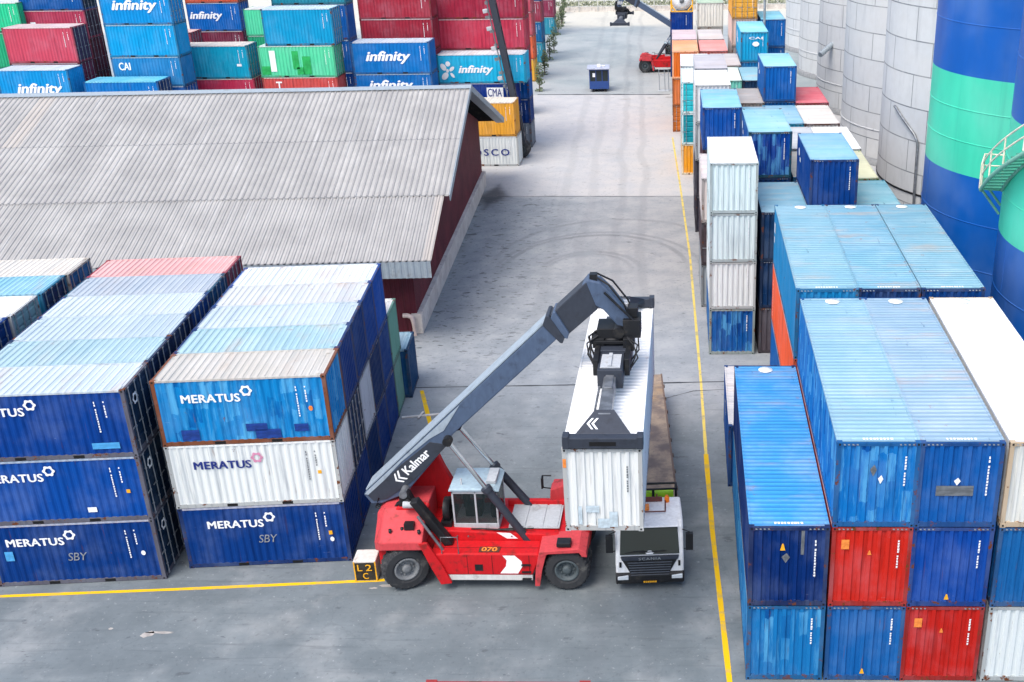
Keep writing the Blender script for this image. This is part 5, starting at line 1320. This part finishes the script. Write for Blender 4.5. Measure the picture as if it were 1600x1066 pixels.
# ------------------------------------------------------------------ guard booth in the aisle
gb = thing('guard_booth', 'small dark blue booth with windows and pale flat roof in the aisle', 'booth', (-10.65, 136.5, 0), R(3))
bl = dirty('dark_blue_booth_paint', '2c4d8e', '4a4f58', .4, .5)
b = MB(); w, d = 1.15, 1.25
b.box(-w, w, -d, d, .35, 1.25)
for x in (-w, -.42, .32, w - .1):
    for y in (-d, d - .1): b.box(x, x + .1, y, y + .1, 1.25, 2.5)
for y in (-.05,):
    for x in (-w, w - .1): b.box(x, x + .1, y, y + .1, 1.25, 2.5)
b.box(-w, w, -d, d, 2.5, 2.62)
b.build('booth_body', bl, gb, bevel=.02)
b = MB(); b.box(-w + .03, w - .03, -d + .04, -d + .06, 1.25, 2.5); b.box(-w + .03, w - .03, d - .06, d - .04, 1.25, 2.5); b.box(-w + .04, -w + .06, -d + .06, d - .06, 1.25, 2.5); b.box(w - .06, w - .04, -d + .06, d - .06, 1.25, 2.5); b.build('booth_glass', M['glass'], gb)
b = MB(); b.box(-w - .25, w + .12, -d - .3, d + .2, 2.63, 2.76); b.build('booth_roof', simple('pale_lilac_roof', 'aab0c0', .5), gb, bevel=.03)
b = MB(); b.box(-.2, .2, -.7, -.3, 2.77, 3.1); b.box(.35, .7, -.2, .1, 2.77, 2.9); b.build('roof_unit', M['white'], gb, bevel=.03)
b = MB(); b.box(-.75, -.45, -d - .02, -d + .0, 1.75, 2.2); b.build('window_notice', M['white'], gb)
for x in (-.85, .55):
    b = MB(); b.box(x, x + .3, -d + .1, d - .1, 0, .35); b.build('skid', M['blackmetal'], gb)

# ------------------------------------------------------------------ lift truck with tall leaning mast by the amber container
lt = thing('mast_lift_truck', 'dark container handler with a tall leaning mast beside the amber and white containers', 'lift truck', (-15.6, 102.3, 0), 0)
sm_ = M['slate']
lean = math.atan2(3.1, 14.0)
b = MB()
Mx = Matrix.Translation((.55, 0, .9)) @ Matrix.Rotation(-lean * .72, 4, 'Y')
for y in (-.45, .25): b.box(-.26, .26, y, y + .2, 0, 17.5, M=Mx)
for k in range(9): b.box(-.25, .25, -.25, .25, 1.0 + 1.95 * k, 1.3 + 1.95 * k, M=Mx)
mast = b.build('mast', sm_, lt)
b = MB()
for y in (-.52, -.62): b.tube([Mx @ Vector((-.42, y, .4)), Mx @ Vector((-.42, y, 17))], .05, 6)
for k in range(12): b.box(-.62 - .12 * (k % 3), -.33, -.5, -.3, 2 + k * 1.2, 2.25 + k * 1.2, M=Mx)
b.build('mast_chain', M['steel'], mast)
for k, z in enumerate((6.3, 8.9, 10.6, 12.1)):
    b = MB(); b.box(-.95, -.5, -.55, -.3, z, z + .35, M=Mx); b.build('mast_bracket', M['palegrey'], mast, bevel=.05)
wheel_parts(lt, .3, -.35, .78, .78, .5, -1, 0, rim=RIMG); wheel_parts(lt, .3, .5, .78, .78, .5, 1, 0, rim=RIMG); wheel_parts(lt, -3.6, -.3, .6, .6, .45, -1, 0, rim=RIMG)
b = MB(); b.box(-4.6, .2, -.55, .65, .7, 1.7); b.prism([(-4.6, 1.7), (-4.5, 2.4), (-3.2, 2.4), (-2.9, 1.7)], 'y', -.55, .65); b.build('truck_body', M['redfaded'], lt, bevel=.05)
b = MB(); b.prism([(-2.3, 1.7), (-2.1, 2.9), (-1.0, 2.9), (-.7, 1.7)], 'y', -.5, .6); b.build('cab', M['slate'], lt, bevel=.04)
b = MB(); b.tube([(-.3, -.55, 1.2), (.2, -.5, 5.0)], .07, 8); b.build('tilt_cylinder', M['steel'], lt)

# ------------------------------------------------------------------ tank container on the navy stack
tc = thing('tank_container', 'white tank in a yellow frame on a navy stack at the far end', 'tank container', (-.85, 149.1, 7.83), 0)
b = MB()
yf = M['yellowink']
for sx in (-1.4, 1.28):
    for sy in (-3.4, 3.3): b.box(sx, sx + .12, sy, sy + .12, 0, 2.6)
    for z in (0, 2.48): b.box(sx, sx + .12, -3.28, 3.3, z, z + .12)
for sy in (-3.4, 3.3):
    for z in (0, 2.48): b.box(-1.28, 1.28, sy, sy + .12, z, z + .12)
    for sx in (-1, 1): b.tube([(sx * 1.3, sy + .06, .75), (sx * .8, sy + .06, .15)], .09, 6); b.tube([(sx * 1.3, sy + .06, 1.9), (sx * .8, sy + .06, 2.5)], .09, 6)
b.build('tank_frame', yf, tc)
b = MB(); b.lathe([(.001, -3.3), (.7, -3.22), (1.12, -2.9), (1.2, -2.6), (1.2, 2.6), (1.12, 2.9), (.7, 3.22), (.001, 3.3)], 'y', (0, 0, 1.3), 32); b.build('tank_barrel', M['truckwhite'], tc)
b = MB(); b.lathe([(.001, -3.38), (.3, -3.38), (.3, -3.2)], 'y', (0, 0, 1.3), 16); b.build('tank_valve', M['steel'], tc)

# ------------------------------------------------------------------ far boundary
fg = simple('white_fence_paint', 'c3c4bf', .6, var=.2)
fence = thing('boundary_fence', 'long low white post and rail fence across the far end of the yard', 'fence', (-12, 219.2, 0), R(1.2))
b = MB()
for k in range(27): b.box(-47 + k * 3.5, -46.85 + k * 3.5, -.08, .08, 0, 3.2)
b.build('fence_posts', fg, fence)
b = MB()
for z in (.9, 1.9, 3.0): b.box(-47, 44.2, -.13, -.09, z, z + .14)
b.build('fence_rails', fg, fence)
b = MB(); b.box(-47, 44.2, .2, .5, 0, .8); b.build('fence_kerb', pl, fence)
def leaf_mat(name, a, c):
    m = NT(name); oi = m.n('ObjectInfo'); co = m.coord(); n = m.noise(co, 1.3, 3); 
    col = m.mix(m.ramp(n, .3, .7), lin(a), lin(c)); return m.done(col, .7, 0, .2)
LF = leaf_mat('grey_green_leaves', '47573f', '7d8a66'); BK = simple('young_bark', '6a6258', .9)
def leaves(b, c, rx, rz, n, s, rr):
    for k in range(n):
        while True:
            p = Vector((rr.uniform(-1, 1), rr.uniform(-1, 1), rr.uniform(-1, 1)))
            if p.length < 1: break
        p = Vector((c[0] + p.x * rx, c[1] + p.y * rx, c[2] + p.z * rz))
        u = Vector((rr.gauss(0, 1), rr.gauss(0, 1), rr.gauss(0, 1))).normalized(); v = u.orthogonal().normalized()
        b.add([p - u * s, p + v * s * .5, p + u * s, p - v * s * .5], [(0, 1, 2, 3)])
rr = random.Random(11)
for i, (x, y, h, nm) in enumerate(((-17.8, 136.0, 3.3, 'nearest in the left row'), (-18.6, 148.1, 3.0, 'second in the left row'), (-19.35, 160.5, 3.2, 'third in the left row'), (-19.45, 167.1, 3.7, 'fourth in the left row'), (-20.95, 186.6, 3.6, 'fifth in the left row'), (-21.5, 197.2, 3.4, 'sixth in the left row'), (-21.8, 201.6, 3.4, 'seventh in the left row'), (-23.1, 216.9, 3.8, 'farthest in the left row'))):
    t = thing('young_tree', f'thin young tree {nm} beside the aisle stacks', 'tree', (x, y, 0), rr.random(), 'young trees along the left of the aisle')
    b = MB(); b.tube([(0, 0, 0), (.05, .02, h * .5), (.1, 0, h * .95)], .09, 6, r2=.03)
    for k in range(4):
        a = rr.random() * 6; z = h * (.35 + .14 * k); b.tube([(.05, 0, z), (.05 + .5 * math.cos(a), .5 * math.sin(a), z + .45)], .035, 5, r2=.015)
    b.build('trunk', BK, t)
    b = MB(); leaves(b, (.1, 0, h * .68), .5, h * .36, 150, .17, rr); leaves(b, (.2, .1, h * .35), .5, .45, 50, .16, rr); leaves(b, (0, 0, .2), .55, .25, 50, .15, rr); b.build('crown', LF, t)
b = MB()
for k in range(1700):
    x = rr.uniform(-60, 40); leaves(b, (x, 222 + rr.random() * 6, .5 + rr.random() * .6), .9, .7, 3, .3, rr)
b.build('scrub', leaf_mat('dry_scrub_leaves', '6b735c', 'a3a68c'), kind='stuff')
# lamp pole between the far stacks, portable stand in the aisle
lp = thing('lamp_pole', 'slender grey lamp pole rising between the blue boxes near the last grey silo', 'lamp post', (7.25, 112.6, 0))
b = MB(); b.tube([(0, 0, 0), (0, 0, 19)], .16, 8, r2=.09); b.lathe([(.3, 0), (.3, .3), (.16, .35)], 'z', (0, 0, 0), 10); b.build('pole', M['rod'], lp)
b = MB(); b.tube([(0, 0, 19), (-.4, 0, 19.5), (-1.6, 0, 19.7)], .06, 6); b.build('arm', M['rod'], lp)
b = MB(); b.box(-2.3, -1.5, -.18, .18, 19.6, 19.78); b.build('lamp_head', M['palegrey'], lp, bevel=.04)
bs = thing('barrier_stand', 'thin pale metal stand on a flat base beside the orange stack', 'stand', (-2.9, 135.6, 0), 0)
b = MB(); b.box(-.7, .7, -.5, .5, 0, .08); b.build('base_plate', M['palegrey'], bs)
b = MB()
for x in (-.55, .1, .55): b.tube([(x, 0, .08), (x - .08, 0, 2.5)], .05, 6)
b.tube([(-.63, 0, 2.5), (.47, 0, 2.5)], .05, 6); b.tube([(-.6, 0, 1.9), (.5, 0, 1.9)], .04, 6); b.build('stand_frame', M['rod'], bs)
